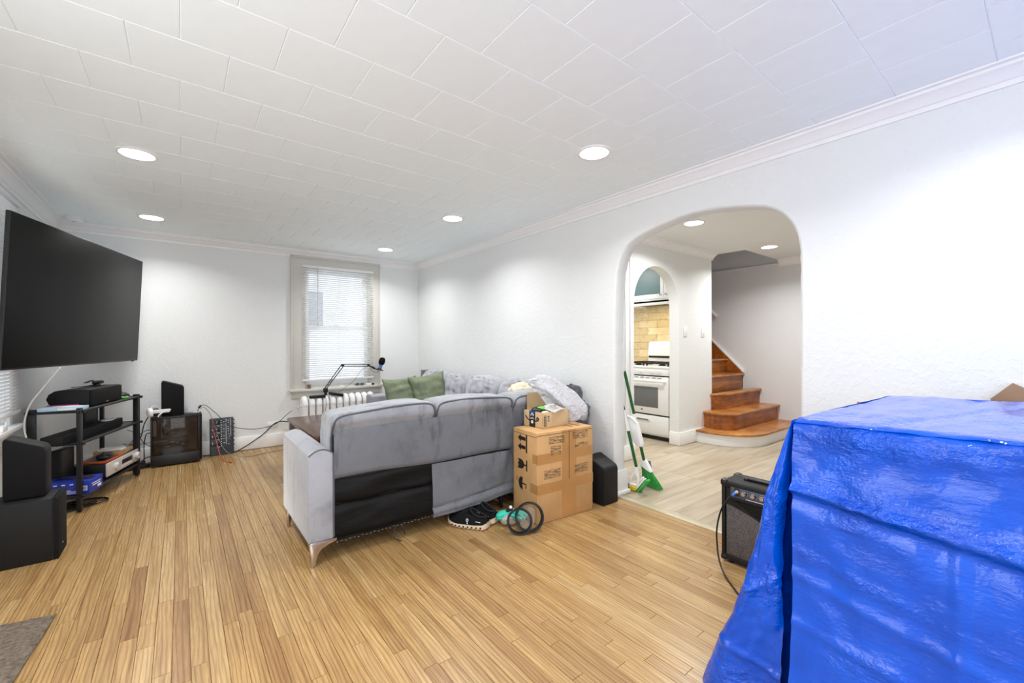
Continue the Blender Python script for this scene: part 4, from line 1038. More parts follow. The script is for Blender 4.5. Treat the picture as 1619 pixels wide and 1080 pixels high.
# back panel over the bare frame (camera side)
def sheet(fn, nu, nv, thick=.006, d=(0, -1, 0)):
    m = MB(); m.grid(fn, nu, nv)
    b = m.bm; g = bmesh.ops.solidify(b, geom=b.faces[:], thickness=thick); return m
YBk = 2.462
def back(u, v):
    x = .664 + (1.905 - .664) * u
    zb = .452 - .022 * u + .006 * math.sin(9 * u); zt = .715 + .03 * u
    z = zb + (zt - zb) * v
    y = YBk - .004 + .006 * vel(x * 1.5, z * 2) - .012 * math.sin(PI * v) ** .5 + .008 * max(0, .06 - v) / .06
    return (x, y, z)
PT(sheet(back, 60, 20, .012), 'back_cover', 'velvet', sf, 60)
def flap(u, v):
    x = 1.262 + (1.907 - 1.262) * u
    zb = .093 + .012 * math.sin(PI * u * .9) + .03 * u ** 3; zt = .432 - .004 * u
    z = zb + (zt - zb) * v
    pull = max(0, 1 - ((u - .93) ** 2 * 12 + (v - .95) ** 2 * 1.2)); 
    y = YBk - .022 + .016 * vel(x * 2.5, z * 2.5, 4) + .010 * math.sin((u * 26 + (1 - v) * 5)) * pull * u - .018 * (1 - v) ** 2 * math.sin(PI * min(1, u * 1.2)) + .012 * v
    y += -.010 * math.exp(-((v - .10 - .1 * u * 0) / .045) ** 2) + .010 * math.exp(-((v - .17 - .05 * u) / .03) ** 2)
    return (x, y, z)
PT(sheet(flap, 60, 30, .006), 'loose_back_flap', 'velvet', sf, 60)
def cover(x0, x1, za, zb, y0, amp, s):
    def f(u, v):
        x = x0 + (x1 - x0) * u; z = za + (zb - za) * v
        y = y0 + amp * nz(x * 3 + s, z * 9, s, 1.4) + .02 * math.exp(-((v - .06) / .1) ** 2) + .014 * math.exp(-((v - .97) / .06) ** 2) - .010 * math.sin(PI * v)
        return (x, y, z)
    return f
PT(sheet(cover(.668, 1.268, .285, .452, YBk + .004, .022, 2), 40, 20), 'upper_underlining', 'dust_cover', sf, 60)
PT(sheet(cover(.668, 1.268, .100, .300, YBk - .006, .012, 5), 40, 20), 'lower_underlining', 'dust_cover', sf, 60)
m = MB()
for k in range(26):
    x = .68 + .58 * k / 25; m.box((x, YBk - .012, .106 + .003 * math.sin(k * 2.3)), (.008, .002, .0012))
PT(m, 'staple_row', 'silver', sf, 0)
for pts in ([(1.02, 2.46, .10), (1.005, 2.45, .06), (1.01, 2.44, .035), (1.045, 2.43, .012)], [(1.06, 2.46, .105), (1.068, 2.45, .07), (1.075, 2.445, .042)]):
    PT(MB().tube(pts, .0035, n=6), 'loose_strap', 'rubber', sf)
PT(MB().bx(.665, 1.90, 2.475, 3.20, .135, .30, .01).bx(.665, 1.90, 2.475, 2.60, .30, .70, .01), 'frame', 'dust_cover', sf)
for k, (x0, x1) in enumerate(((.668, 1.285), (1.289, 1.905))):
    PT(squircle(((x0 + x1) / 2, 2.95, .37), (x1 - x0, .72, .17), 7, 14, .03, k), 'seat_cushion', 'velvet', sf, 60)
def back_cushion(x0, x1, seed, zl, zr, tilt=0.0):
    w = x1 - x0; h = .44; c = ((x0 + x1) / 2, 2.60, (zl + zr) / 2 - h / 2)
    def fn(p, r):
        p.z += (zr - zl) * (p.x / w) + .0035 * math.sin(p.x * 11 + seed); p.y += -.055 * max(0, min(1, (p.z - .06) / .10)) * (1 if p.y < 0 else .3)
        if p.z > h * .3: p.z += -.008 * (p.x / (w / 2)) ** 4
        return p
    o = PT(squircle(c, (w, .22, h), 13, 24, .03, seed, 2.2, fn), 'back_cushion', 'velvet', sf, 60)
    lp_ = [Vector((x, 0, z)) for x, z in rect_loop(w * .968, h * .955, 12, 64)]
    P = []
    for q in lp_:
        p = fn(Vector((q.x, -.109, q.z)), None); P.append((c[0] + p.x, c[1] + p.y + .006, c[2] + p.z))
    P.append(P[0]); m = MB().tube(P, .0062, n=6, sub=2); m.xf(inv(sf)); q = m.build('piping', 'piping', o)
    q.matrix_parent_inverse = Matrix()
    return o
back_cushion(.650, 1.285, 1, .815, .843); back_cushion(1.285, 1.912, 2, .838, .828)
# legs: bright bent steel at the outer corner, plain elsewhere
def steel_leg(x, y, flip, name_mat='chrome'):
    s_ = flip
    po = [(0, 0), (.016, 0), (.022, .03), (.030, .065), (.048, .088), (.085, .105), (.128, .115), (.128, .132), (0, .132), (-.012, .128)]
    PT(MB().prism([(x + s_ * a, z) for a, z in po], 1, y - .012, y + .014, .002), 'leg', name_mat, sf)
    PT(MB().prism([(y + a * .9, z) for a, z in po], 0, x - .004 * s_, x + .012 * s_, .002), 'leg_bracket', name_mat, sf)
steel_leg(.55, 2.464, 1)
PT(MB().prism([(.548, 0), (.562, 0), (.588, .13), (.545, .13)], 1, 3.10, 3.13, .003), 'leg', 'chrome', sf)
PT(MB().prism([(1.845, 0), (1.857, 0), (1.862, .09), (1.86, .13), (1.76, .13), (1.80, .115), (1.835, .09)], 1, 2.50, 2.53, .003), 'leg', 'steel_dark', sf)
for x, y in ((1.90, 3.12), (1.80, 4.80), (2.58, 4.80), (2.60, 2.50)): PT(MB().cyl((x, y, 0), (x, y, .135), .012, .02, n=10), 'leg', 'steel_dark', sf)
# corner block and the long side along the wall
PT(squircle((2.29, 2.86, .43), (.74, .82, .60), 12, 14, .02, 5), 'corner_body', 'velvet_dark', sf, 60)
PT(MB().bx(1.915, 2.66, 2.44, 2.53, .14, .735, .02, 3), 'corner_back', 'velvet_dark', sf, 50)
PT(MB().bx(1.905, 1.925, 2.44, 2.50, .10, .70, .006), 'corner_seam', 'piping', sf, 50)
PT(MB().bx(2.50, 2.665, 2.41, 4.95, .14, .735, .03, 3), 'long_back', 'velvet_dark', sf, 50)
PT(MB().bx(1.74, 2.62, 3.26, 4.95, .14, .33, .02), 'long_base', 'velvet', sf, 50)
for k in range(3): PT(squircle((2.13, 3.56 + .53 * k, .385), (.78, .54, .15), 7, 12, .03, k + 9), 'seat_cushion', 'velvet_light', sf, 60)
arm2 = MB(); prof = [(4.80, .14), (4.96, .14)] + [(4.96 - .16 * k / 8, .60 + .02 * (1 - (2 * k / 8 - 1) ** 2)) for k in range(9)]
arm2.prism(prof, 0, 1.70, 2.60, .012, 3); PT(arm2, 'armrest', 'velvet_light', sf, 50)
# corner cushion facing the room
c3 = back_cushion(1.918, 2.37, 3, .812, .838)
# tufted cushions along the wall
def tufted(y, z, w, h, d, seed, lean=.22, x=2.44, mat='velvet_light', tuft=True, rz=0):
    m = MB(); b = bmesh.new(); bmesh.ops.create_cube(b, size=2); n = 26
    bmesh.ops.subdivide_edges(b, edges=b.edges[:], cuts=n - 1, use_grid_fill=True)
    tf = [(u, v) for u in (-.42, .0, .42) for v in (.02,)] if tuft else []
    for v in b.verts:
        s = Vector([math.sin(t * PI / 4) / math.sin(PI / 4) if abs(t) < 1 else t for t in v.co]); r_ = lp(s.x, s.y, s.z, 3.4)
        u, w_ = r_.x, r_.z; k = 0
        for a, b_ in tf:
            dd = math.hypot(u - a, (w_ - b_)); k += .55 * math.exp(-(dd / .10) ** 2)
            k += .16 * math.exp(-((u - a + .12 * (w_ - b_)) / .06) ** 2) * (1 if abs(w_ - b_) < .8 else 0)
        wr = .10 * nz(u * 2 + seed, w_ * 5, seed, 1.6)
        f = (1 - min(k, .8) + wr)
        v.co = Vector((r_.x * w / 2 * (1 + .03 * wr), r_.y * d / 2 * f, r_.z * h / 2 * (1 - .05 * r_.x ** 2)))
    R = Matrix.Translation((x, y, z)) @ Matrix.Rotation(-PI / 2 + rz, 4, 'Z') @ Matrix.Rotation(-lean, 4, 'X')
    m._add(b, R); o = PT(m, 'back_cushion', mat, sf, 70)
    if tuft:
        q = MB()
        for a, b_ in tf:
            p = R @ Vector((a * w / 2, -d / 2 * .45, b_ * h / 2)); q.ball(p, .011, (1, 1, 1), 8)
        q.xf(inv(sf)); q.build('tuft_button', 'piping', o)
    return o
tufted(4.68, .65, .60, .46, .26, 1, .25, 2.46, 'velvet_lit'); tufted(4.13, .645, .50, .44, .27, 2, .22, 2.44, 'velvet_lit'); tufted(3.58, .66, .52, .44, .28, 3, .22, 2.44, 'velvet_lit'); tufted(3.03, .665, .48, .44, .27, 4, .22, 2.44, 'velvet_lit')
tufted(2.72, .66, .46, .42, .22, 5, .15, 2.50, 'velvet', False)
PT(squircle((2.585, 2.50, .70), (.11, .17, .30), 4, 12, .2, 4), 'back_cushion', 'velvet_dark', sf, 60)
PT(squircle((2.615, 2.43, .60), (.09, .12, .22), 3.5, 12, .2, 8, rot=Matrix.Rotation(.3, 4, 'Y')), 'back_cushion', 'velvet_dark', sf, 60)
# loose pillows
r = thing('green_pillow', 'sage green pillow leaning in the far corner of the sofa, on the left', 'pillow', (1.91, 4.42, .64), 0, 'sage green pillows on the sofa')
pillow(.40, .40, .17, 2).xf(Matrix.Rotation(-.05, 4, 'Z') @ Matrix.Rotation(-.30, 4, 'X') @ Matrix.Rotation(-.06, 4, 'Y')).build('cover', 'sage', r, 80)
r = thing('green_pillow', 'sage green pillow leaning against the tufted cushions, pointed corner up', 'pillow', (2.17, 4.28, .675), 0, 'sage green pillows on the sofa')
pillow(.41, .40, .17, 7).xf(Matrix.Rotation(-.30, 4, 'Z') @ Matrix.Rotation(-.28, 4, 'X') @ Matrix.Rotation(-.16, 4, 'Y')).build('cover', 'sage', r, 80)
r = thing('dark_panel', 'dark grey felt panel standing in far corner behind the sofa', 'panel', (2.60, 5.18, 0))
MB().bx(-.05, .07, -.11, .11, .03, .85, .01).build('panel', 'velvet_dark', r); MB().bx(-.05, .07, -.11, .11, 0, .035, .004).build('foot', 'rubber', r)
r = thing('cream_cloth', 'crumpled cream cloth on the sofa showing above the corner cushion', 'cloth', (2.26, 2.78, .80), .2)
squircle((0, 0, .0), (.24, .16, .15), 2.2, 14, .35, 3, 2.5).build('cloth', 'cream_cloth', r, 70)

# ================================================================ BOXES, BAG
bb = thing('cardboard_box', 'tall taped brown cardboard box standing behind the sofa end', 'box', (1.849, 2.112, 0), -.079)
BW, BD, BH = .502, .28, .605
MB().bx(0, BW, 0, BD, 0.001, BH, .005).build('carton', 'cardboard', bb)
e = .0012
MB().bx(-e, .275, -e, .001, .395, .462).bx(.285, BW + e, -e, .001, .40, .466).bx(-e, .275, -e, .001, .195, .262).bx(.285, BW + e, -e, .001, .20, .268).bx(.215, .345, -e * .5, .001, .01, .60).bx(-e, .001, -e, .05, .40, .46).bx(-e, .001, -e, .075, .2, .262).build('tape_strip', 'tape', bb, smooth=0)
MB().bx(.276, .281, -.0018, -.0008, .26, .598).bx(.0, BW, -.0012, .0, .585, .588).build('flap_joint', 'joint', bb, smooth=0)
for a in ((.10, .235, .52, .57), (.115, .205, .44, .505), (.31, .45, .53, .58), (.33, .46, .47, .50), (.06, .20, .29, .35), (.33, .45, .29, .35)): MB().bx(a[0], a[1], -.0016, -.0008, a[2], a[3]).build('ink_smudge', 'smudge', bb, smooth=0)
MB().bx(-.0014, .001, .002, BD - .002, .575, .578).build('edge_crease', 'joint', bb, smooth=0)
# handling symbols lie sideways on the left face: plane x=0, coordinates (y from near edge, z)
pr = MB()
def q2(m, pts): m.prism(pts, 0, -.0016, -.0006)
YA = .10       # symbols sit toward the far edge of the left face
for zc_ in (.545, .485):
    q2(pr, [(YA + .12, zc_), (YA + .085, zc_ + .026), (YA + .085, zc_ + .012), (YA + .03, zc_ + .012), (YA + .03, zc_ - .012), (YA + .085, zc_ - .012), (YA + .085, zc_ - .026)])
q2(pr, [(YA + .01, .575), (YA + .025, .575), (YA + .025, .452), (YA + .01, .452)])
pr.build('arrow_symbol', 'print_black', bb, smooth=0); pr = MB()
gl = [(YA + .06 + .05 * math.sin(a), .365 + .034 * math.cos(a)) for a in [PI * k / 10 for k in range(11)]]
q2(pr, [(YA + .125, .398), (YA + .085, .398)] + [(YA + .085 - .038 * math.sin(PI * k / 8), .365 + .033 * math.cos(PI * k / 8)) for k in range(9)] + [(YA + .125, .332), (YA + .112, .35), (YA + .122, .368), (YA + .105, .382)])
q2(pr, [(YA + .05, .370), (YA + .05, .360), (YA + .02, .360), (YA + .02, .370)]); q2(pr, [(YA + .022, .402), (YA + .01, .402), (YA + .01, .328), (YA + .022, .328)])
pr.build('glass_symbol', 'print_black', bb, smooth=0); pr = MB()
q2(pr, [(YA + .062, .285), (YA + .075, .268)] + [(YA + .062 + .05 * math.sin(PI * k / 8), .235 + .05 * math.cos(PI * k / 8)) for k in range(1, 8)] + [(YA + .075, .202), (YA + .062, .185), (YA + .070, .235)])
q2(pr, [(YA + .07, .239), (YA + .07, .231), (YA + .02, .231), (YA + .02, .239)]); q2(pr, [(YA + .02, .239), (YA + .02, .212), (YA + .03, .205), (YA + .034, .212), (YA + .028, .217), (YA + .028, .239)])
for k in range(9): pr.bx(-.0016, -.0006, YA + .115 + .012 * (k % 3), YA + .120 + .012 * (k % 3), .225 + .012 * (k // 3) + .004 * (k % 2) + .014, .230 + .012 * (k // 3) + .014)
pr.build('umbrella_symbol', 'print_black', bb, smooth=0); pr = MB()
pr.bx(.30, .47, .10, .106, BH, BH + .0008).bx(.34, .346, .04, .16, BH, BH + .0008).bx(.41, .416, .04, .16, BH, BH + .0008)
pr.build('lid_symbol', 'print_black', bb, smooth=0)
sb = thing('small_box', 'small open brown shipping box with black tape on top of the tall carton', 'box', (1.98, 2.20, .606), .045)
m = MB(); w_, d_, h_ = .267, .195, .111
m.bx(0, w_, 0, d_, 0, .004).bx(0, .004, 0, d_, 0, h_, .001).bx(w_ - .004, w_, 0, d_, 0, h_, .001).bx(0, w_, 0, .004, 0, h_, .001).bx(0, w_, d_ - .004, d_, 0, h_, .001)
m.build('carton', 'cardboard_light', sb)
m = MB(); m.grid(lambda u, v: (.03 + .235 * u + .03 * v, d_ - .002 + .035 * v, h_ + .115 * v), 6, 6); bmesh.ops.solidify(m.bm, geom=m.bm.faces[:], thickness=.003); m.build('raised_flap', 'cardboard_light', sb)
MB().bx(-.0012, .0, .075, .135, 0, h_).bx(0, .012, .075, .135, h_, h_ + .001).build('black_tape', 'print_black', sb, smooth=0)
MB().bx(-.0016, -.001, .085, .125, h_ - .012, h_ - .001).build('blue_sticker', 'blue', sb, smooth=0)
m = MB(); m.tube([(-.0016, .095, .078), (-.0016, .093, .088), (-.0016, .105, .094), (-.0016, .117, .088), (-.0016, .115, .078)], .003, n=6)
m.cyl((-.002, .105, .036), (-.001, .105, .036), .012, n=14).bx(-.002, -.001, .088, .124, .064, .067).bx(-.002, -.001, .085, .126, .057, .060); m.build('tape_print', 'print_white', sb, smooth=0)
m = MB(); m.tube([(-.0012, .175, .075), (-.0012, .155, .055), (-.0012, .137, .045)], .004, n=6); m.tube([(-.0012, .073, .045), (-.0012, .05, .05), (-.0012, .04, .065), (-.0012, .055, .072)], .005, n=6); m.tube([(-.0012, .055, .072), (-.0012, .06, .056)], .004, n=6, sub=1); m.build('curved_arrow', 'print_black', sb)
m = MB()
m.bx(.012, .036, -.001, 0, .012, .014).bx(.012, .036, -.001, 0, .088, .09).bx(.012, .0135, -.001, 0, .012, .09).bx(.0345, .036, -.001, 0, .012, .09)
for k in range(11): m.bx(.015, .033, -.001, 0, .018 + k * .0062, .018 + k * .0062 + (.0022 if k % 3 else .0036))
for x in (.052, .062): m.bx(x - .0012, x + .0012, -.001, 0, .05, .078); m.prism([(x - .005, .076), (x + .005, .076), (x, .088)], 1, -.001, 0)
m.bx(.046, .068, -.001, 0, .046, .048); m.build('label_print', 'print_black', sb, smooth=0)
r = thing('paper_slip', 'white printed packing slip sticking out of the small box', 'paper', (2.13, 2.24, .712), .25)
m = MB(); m.grid(lambda u, v: (-.075 + .16 * u, -.05 + .11 * v, .002 + .022 * v + .012 * math.sin(3 * u) + .012 * u * v), 8, 8); bmesh.ops.solidify(m.bm, geom=m.bm.faces[:], thickness=.0012); m.build('sheet', 'paper', r)
m = MB()
for k in range(5): m.box((-.02, -.03 + k * .014, .024 + .0035 * k), (.07 - .01 * (k % 2), .003, .0008))
m.box((.045, .025, .036), (.02, .012, .0008)); m.build('printed_line', 'velcro', r, smooth=0)
r = thing('snack_tray', 'clear topped black tray with green label inside the small box', 'tray', (2.07, 2.32, .675), .3)
squircle((0, 0, .03), (.17, .10, .07), 3.5, 12).build('tray', 'tv_bezel', r); squircle((-.02, -.02, .058), (.07, .06, .025), 3, 8).build('green_label', 'lime', r); MB().box((.03, -.03, .062), (.012, .05, .006), .6, .001).box((.05, -.01, .064), (.05, .012, .004), .2, .001).build('white_print', 'paper', r)
r = thing('wrap_scrap', 'beige padded wrap at the front of the small box', 'wrap', (2.035, 2.235, .70), .2); squircle((0, 0, .006), (.07, .04, .03), 2.5, 8, .3).build('wrap', 'cream_cloth', r)
# carrier bag draped over the sofa corner behind the box
bg = thing('carrier_bag', 'thin white plastic carrier bag draped from the sofa corner onto the tall box', 'bag', (2.32, 2.40, .6))
def bag_body():
    m = MB(); C = [((2.135, 2.47, .888), .050, .022), ((2.18, 2.44, .872), .075, .03), ((2.235, 2.405, .845), .080, .038), ((2.29, 2.375, .80), .085, .05), ((2.345, 2.345, .745), .092, .065), ((2.395, 2.325, .69), .098, .075), ((2.43, 2.315, .645), .092, .075), ((2.445, 2.31, .618), .075, .062), ((2.445, 2.31, .608), .04, .04)]
    P = spline([Vector(c[0]) for c in C], 4); n = 34; rings = []
    for i, p in enumerate(P):
        t = i / (len(P) - 1); k = t * (len(C) - 1); a = int(min(k, len(C) - 2)); f = k - a
        ra = C[a][1] * (1 - f) + C[a + 1][1] * f; rb = C[a][2] * (1 - f) + C[a + 1][2] * f
        tg = (P[min(i + 1, len(P) - 1)] - P[max(i - 1, 0)]).normalized(); s_ = tg.cross(Vector((-.65, -.75, .15))).normalized(); q = s_.cross(tg)
        ring = []
        for j in range(n):
            th = 2 * PI * j / n; wv = 1 + .28 * math.sin(th * 5 + t * 3) * (1 - t) ** .5 + .10 * math.sin(th * 11 - t * 4) + .12 * abs(math.sin(th * 4 + t * 6)) + .14 * nz(math.cos(th) * 1.5, math.sin(th) * 1.5, t * 4, 1.5)
            ring.append(p + s_ * (ra * wv * math.cos(th)) + q * (rb * wv * math.sin(th)))
        rings.append(ring)
    m.rings(rings); return m
PT(bag_body(), 'bag_body', 'bag', bg, 80)
PT(MB().tube([(2.20, 2.43, .885), (2.14, 2.46, .925), (2.09, 2.47, .915), (2.10, 2.47, .885), (2.16, 2.44, .868)], lambda u: .016 - .006 * math.sin(PI * u), n=8).tube([(2.16, 2.44, .885), (2.22, 2.42, .925), (2.28, 2.40, .915), (2.30, 2.38, .87), (2.34, 2.36, .80)], lambda u: .018, n=8), 'bag_handle', 'bag', bg, 80)
wedge_speaker('wedge_speaker', 'black slope topped speaker on floor between the tall box and the arch', (2.44, 2.232, 0), -PI / 2, .18, .352, .278, .17)

# ================================================================ SHOES, GLOVE, STRAPS
def shoe(name, label, heel, toe, mirror=1):
    h, t_ = Vector((*heel, 0)), Vector((*toe, 0)); L = (t_ - h).length; d = (t_ - h).normalized()
    r = thing(name, label, 'shoe', h, math.atan2(d.y, d.x), 'pair of running shoes')
    def wid(u): return .036 + .012 * math.sin(PI * min(1, u * 1.05)) + .010 * math.exp(-((u - .68) / .2) ** 2) - .030 * max(0, (u - .86) / .14) ** 2
    def ctr(u): return mirror * (.010 * math.sin(PI * (u - .25) * 1.2))
    # sole with cloud-like notches
    m = MB(); nseg = 30; rings = []
    for i in range(nseg + 1):
        u = i / nseg; x = u * L; w = max(.006, wid(u) * (1 if 0 < i < nseg else .55)) + .004; c = ctr(u)
        lift = .016 * max(0, (u - .72) / .28) ** 1.6 + .010 * max(0, (.08 - u) / .08); nt = .006 * (1 if (i % 3 == 1 and 2 < i < 27) else 0)
        z0, z1 = .002 + lift + nt, .030 + lift * .8 + .006 * max(0, 1 - u * 4)
        rings.append([(x, c + w * a, z) for a, z in ((-.86, z0), (.86, z0), (1.0, z0 + .008), (.99, z1), (.8, z1 + .002), (-.8, z1 + .002), (-.99, z1), (-1.0, z0 + .008))])
    m.rings(rings); m.build('sole', 'sole', r, 50)
    m = MB()
    for k in range(8):
        u = .10 + k * .095
        for sd in (-1, 1): m.cyl((u * L, ctr(u) + sd * (wid(u) + .0042), .018), (u * L, ctr(u) + sd * (wid(u) + .0052), .018), .0065, n=8)
    m.build('sole_recess', 'steel_dark', r, 0)
    # upper: rings of half ellipse, opened at the collar
    m = MB(); rings = []; n = 16
    def top(u):
        if u < .10: return .088 - .006 * (1 - u / .10) 
        if u < .42: return .082 + .040 * ((u - .1) / .32) ** 1.5 * 1 if False else .084 + .034 * ((u - .10) / .32) ** 1.6
        return .118 - .070 * ((u - .42) / .58) ** .85
    for i in range(nseg + 1):
        u = i / nseg; x = u * L; w = max(.004, wid(u) * (.4 if i in (0, nseg) else 1)); c = ctr(u); zt = top(u) if i < nseg else .042
        if i == 0: zt = .078
        open_ = .06 < u < .42
        ring = []
        for j in range(n + 1):
            a = PI * j / n; yy = math.cos(a); zz = math.sin(a)
            pz = .028 + (zt - .028) * (zz ** .7); py = w * (abs(yy) ** .75) * (1 if yy > 0 else -1)
            if open_ and zz > .80:
                k_ = (zz - .80) / .20; pz -= (.062) * k_ ** .6 ; 
            ring.append((x, c + py * (1 - .18 * zz), pz))
        rings.append(ring)
    m.rings(rings, closed=False, cap=False); bmesh.ops.solidify(m.bm, geom=m.bm.faces[:], thickness=.003); m.build('upper', 'shoe', r, 60)
    u0 = .24; m = MB()
    m.tube([(L * (.24 + .19 * math.cos(a)), ctr(.24) + .028 * math.sin(a), top(min(.42, max(.1, .24 + .19 * math.cos(a)))) - .001) for a in [2 * PI * k / 18 for k in range(19)]], .0055, n=6, sub=2); m.build('collar', 'shoe', r)
    m = MB()
    for k in range(5):
        u = .48 + k * .055; w = wid(u) * .5; m.tube([(u * L, ctr(u) - w, top(u) - .008), (u * L + .006, ctr(u), top(u) + .003), (u * L, ctr(u) + w, top(u) - .008)], .003, n=6)
    m.build('lace', 'steel_dark', r)
    m = MB()
    for sd in (-1, 1):
        u = .40; y = ctr(u) + sd * (wid(u) + .001)
        m.lathe((u * L, y, .062), [(.007, -.001), (.0095, 0), (.007, .001), (.0055, 0), (.007, -.001)], 12, (0, sd, .3)).tube([(u * L - .004, y, .052), (u * L + .002, y, .042), (u * L - .006, y, .038)], .002, n=6)
        m.box((.16 * L, ctr(.16) + sd * (wid(.16) + .0005), .055), (.035, .0015, .004))
    m.build('side_mark', 'print_white', r)
    return r
shoe('running_shoe', 'black running shoe with cream sole, nearer the room beside the sofa', (1.555, 2.262), (1.425, 2.528), 1)
shoe('running_shoe', 'black running shoe half under the sofa flap, heel toward the room', (1.655, 2.300), (1.575, 2.585), -1)
r = thing('work_glove', 'grey and teal rubber coated work glove lying beside the tall box', 'glove', (1.745, 2.215, 0), -.2)
r.scale = (.72, .72, .85)
squircle((-.03, .03, .045), (.20, .12, .085), 2.4, 16, .25, 2).build('knit_palm', 'knit', r, 70)
squircle((-.06, .06, .065), (.20, .11, .075), 2.3, 16, .25, 6).build('rubber_palm', 'teal', r, 70)
fg = MB()
for (a, b_, c, rr) in (((-.02, .01, .10), (.03, -.03, .085), (.07, -.05, .055), .016), ((.0, .04, .10), (.06, .0, .09), (.11, -.02, .06), .017), ((-.05, -.01, .09), (-.01, -.05, .075), (.03, -.065, .06), .015)):
    o = MB().tube([a, b_, c], lambda u, rr=rr: rr * (1 - .25 * u), n=10).ball(c, rr * .8, n=10).build('finger', 'teal', r, 70)
def hoop(name, label, c, rad, axis, wdt=.028, mat='rubber', z=1.0):
    r = thing(name, label, 'strap', c, 0, 'coiled black straps')
    ax_ = Vector(axis).normalized()
    MB().lathe((0, 0, 0), [(rad - .003, -wdt / 2), (rad + .006, -wdt / 2), (rad + .008, 0), (rad + .006, wdt / 2), (rad - .003, wdt / 2), (rad - .004, 0), (rad - .003, -wdt / 2)], 48, ax_).build('band', mat, r, 60)
    MB().lathe((0, 0, 0), [(rad - .009, -wdt / 2 + .004), (rad - .006, wdt / 2 - .008), (rad - .004, wdt / 2 - .008), (rad - .006, -wdt / 2 + .004), (rad - .009, -wdt / 2 + .004)], 48, ax_).build('inner_turn', 'black', r, 60)
    return r
hoop('coiled_strap', 'smaller black coiled strap standing in front of the glove', (1.680, 2.085, .080), .074, (-.60, -.78, .12), .03)
hoop('coiled_strap', 'larger black coiled strap leaning against the tall box', (1.752, 2.075, .092), .086, (-.45, -.86, .18), .034)
r = thing('clear_wrapper', 'crumpled clear plastic wrapper between strap and tall box', 'wrapper', (1.76, 2.085, 0)); m = squircle((0, .02, .075), (.12, .04, .13), 2.6, 12, .5, 4, 3); m.build('film', 'clear', r, 20)
r = thing('buckle', 'small black and white buckle on top of the glove', 'buckle', (1.655, 2.16, .128), .3); MB().box((0, 0, .008), (.05, .02, .016), None, .004).build('body', 'rubber', r); MB().ball((.01, -.004, .022), .011, n=8).build('tag', 'white', r)

# ================================================================ BROOM CORNER
r = thing('broom', 'green angled broom leaning inside the arch, nearest the kitchen', 'broom', (3.09, 2.05, 0))
PT(MB().cyl((2.85, 2.172, .972), (2.944, 2.15, .62), .0125, n=14), 'upper_handle', 'green', r)
PT(MB().cyl((2.944, 2.15, .62), (3.0, 2.143, .41), .0145, n=14), 'grip_sleeve', 'white', r)
PT(MB().cyl((3.0, 2.143, .41), (3.045, 2.126, .225), .0125, n=14), 'lower_handle', 'green', r)
def hd(u, v):
    pass
m = MB(); m.prism([(2.168, .175), (2.150, .225), (2.125, .235), (2.108, .222), (2.052, .142), (2.06, .132)], 0, 3.035, 3.075, .008); PT(m, 'head', 'white', r)
m = MB(); rb = random.Random(2)
for k in range(150):
    t_ = rb.random(); y0, z0 = 2.160 + (2.056 - 2.160) * t_, .172 + (.138 - .172) * t_
    y1 = 2.10 + (1.985 - 2.10) * t_ + rb.uniform(-.012, .012); xx = rb.uniform(-.014, .014)
    m.cyl((3.055 + xx * .6, y0, z0), (3.085 + xx * 2, y1, rb.uniform(.003, .012)), .0026, .002, n=4, cap=False)
PT(m, 'bristles', 'green_bristle', r, kind='stuff')
r = thing('floor_mop', 'green handled sponge mop leaning inside the arch, yellow sponge down', 'mop', (2.906, 2.13, 0))
PT(MB().cyl((2.835, 2.168, .66), (2.865, 2.148, .49), .0135, n=14), 'upper_handle', 'white', r); PT(MB().cyl((2.80, 2.19, .80), (2.835, 2.168, .66), .0125, n=14), 'handle_top', 'green', r)
PT(MB().cyl((2.865, 2.148, .49), (2.908, 2.10, .19), .0125, n=14), 'lower_handle', 'green', r)
m = MB()
m.tube([(2.908, 2.10, .195), (2.905, 2.145, .10), (2.905, 2.175, .045)], .010, n=10, sub=4).tube([(2.908, 2.10, .195), (2.91, 2.085, .10), (2.91, 2.10, .05)], .010, n=10, sub=4).cyl((2.905, 2.175, .045), (2.91, 2.09, .05), .011, n=10).cyl((2.908, 2.104, .20), (2.908, 2.10, .13), .018, .012, n=12)
PT(m, 'mop_frame', 'white', r); PT(MB().box((2.91, 2.06, .07), (.03, .012, .13), Matrix.Rotation(.65, 4, 'X'), .004).box((2.91, 2.048, .115), (.02, .012, .04), Matrix.Rotation(.65, 4, 'X'), .003), 'scraper', 'white', r)
PT(squircle((2.91, 2.14, .022), (.06, .10, .042), 4, 10), 'sponge', 'yellow', r)
PT(MB().box((2.915, 2.042, .055), (.05, .018, .15), Matrix.Rotation(.65, 4, 'X'), .005), 'scrub_bar', 'green_bristle', r)
r = thing('blue_handle_brush', 'thin grey blue handled brush standing behind the mop', 'brush', (2.88, 2.17, 0))
PT(MB().cyl((2.85, 2.235, .50), (2.87, 2.215, .17), .009, n=10), 'grey_handle', 'silver', r); PT(MB().cyl((2.87, 2.215, .17), (2.88, 2.19, .05), .0105, n=10), 'blue_grip', 'grey_blue', r); PT(MB().box((2.885, 2.185, .03), (.05, .05, .05), None, .012).box((2.885, 2.185, .006), (.04, .06, .012)), 'head', 'grey_blue', r)
r = thing('white_dustpan', 'white dustpan hooked on the broom handle inside the arch', 'dustpan', (2.93, 2.12, .45))
m = MB(); m.prism([(2.190, .59), (2.158, .60), (2.142, .575), (2.118, .565), (2.100, .555), (2.082, .50), (2.052, .40), (2.050, .375), (2.060, .362), (2.080, .366), (2.150, .408), (2.170, .44), (2.188, .52)], 0, 2.905, 2.945, .010, 3); PT(m, 'pan', 'white_plastic', r)
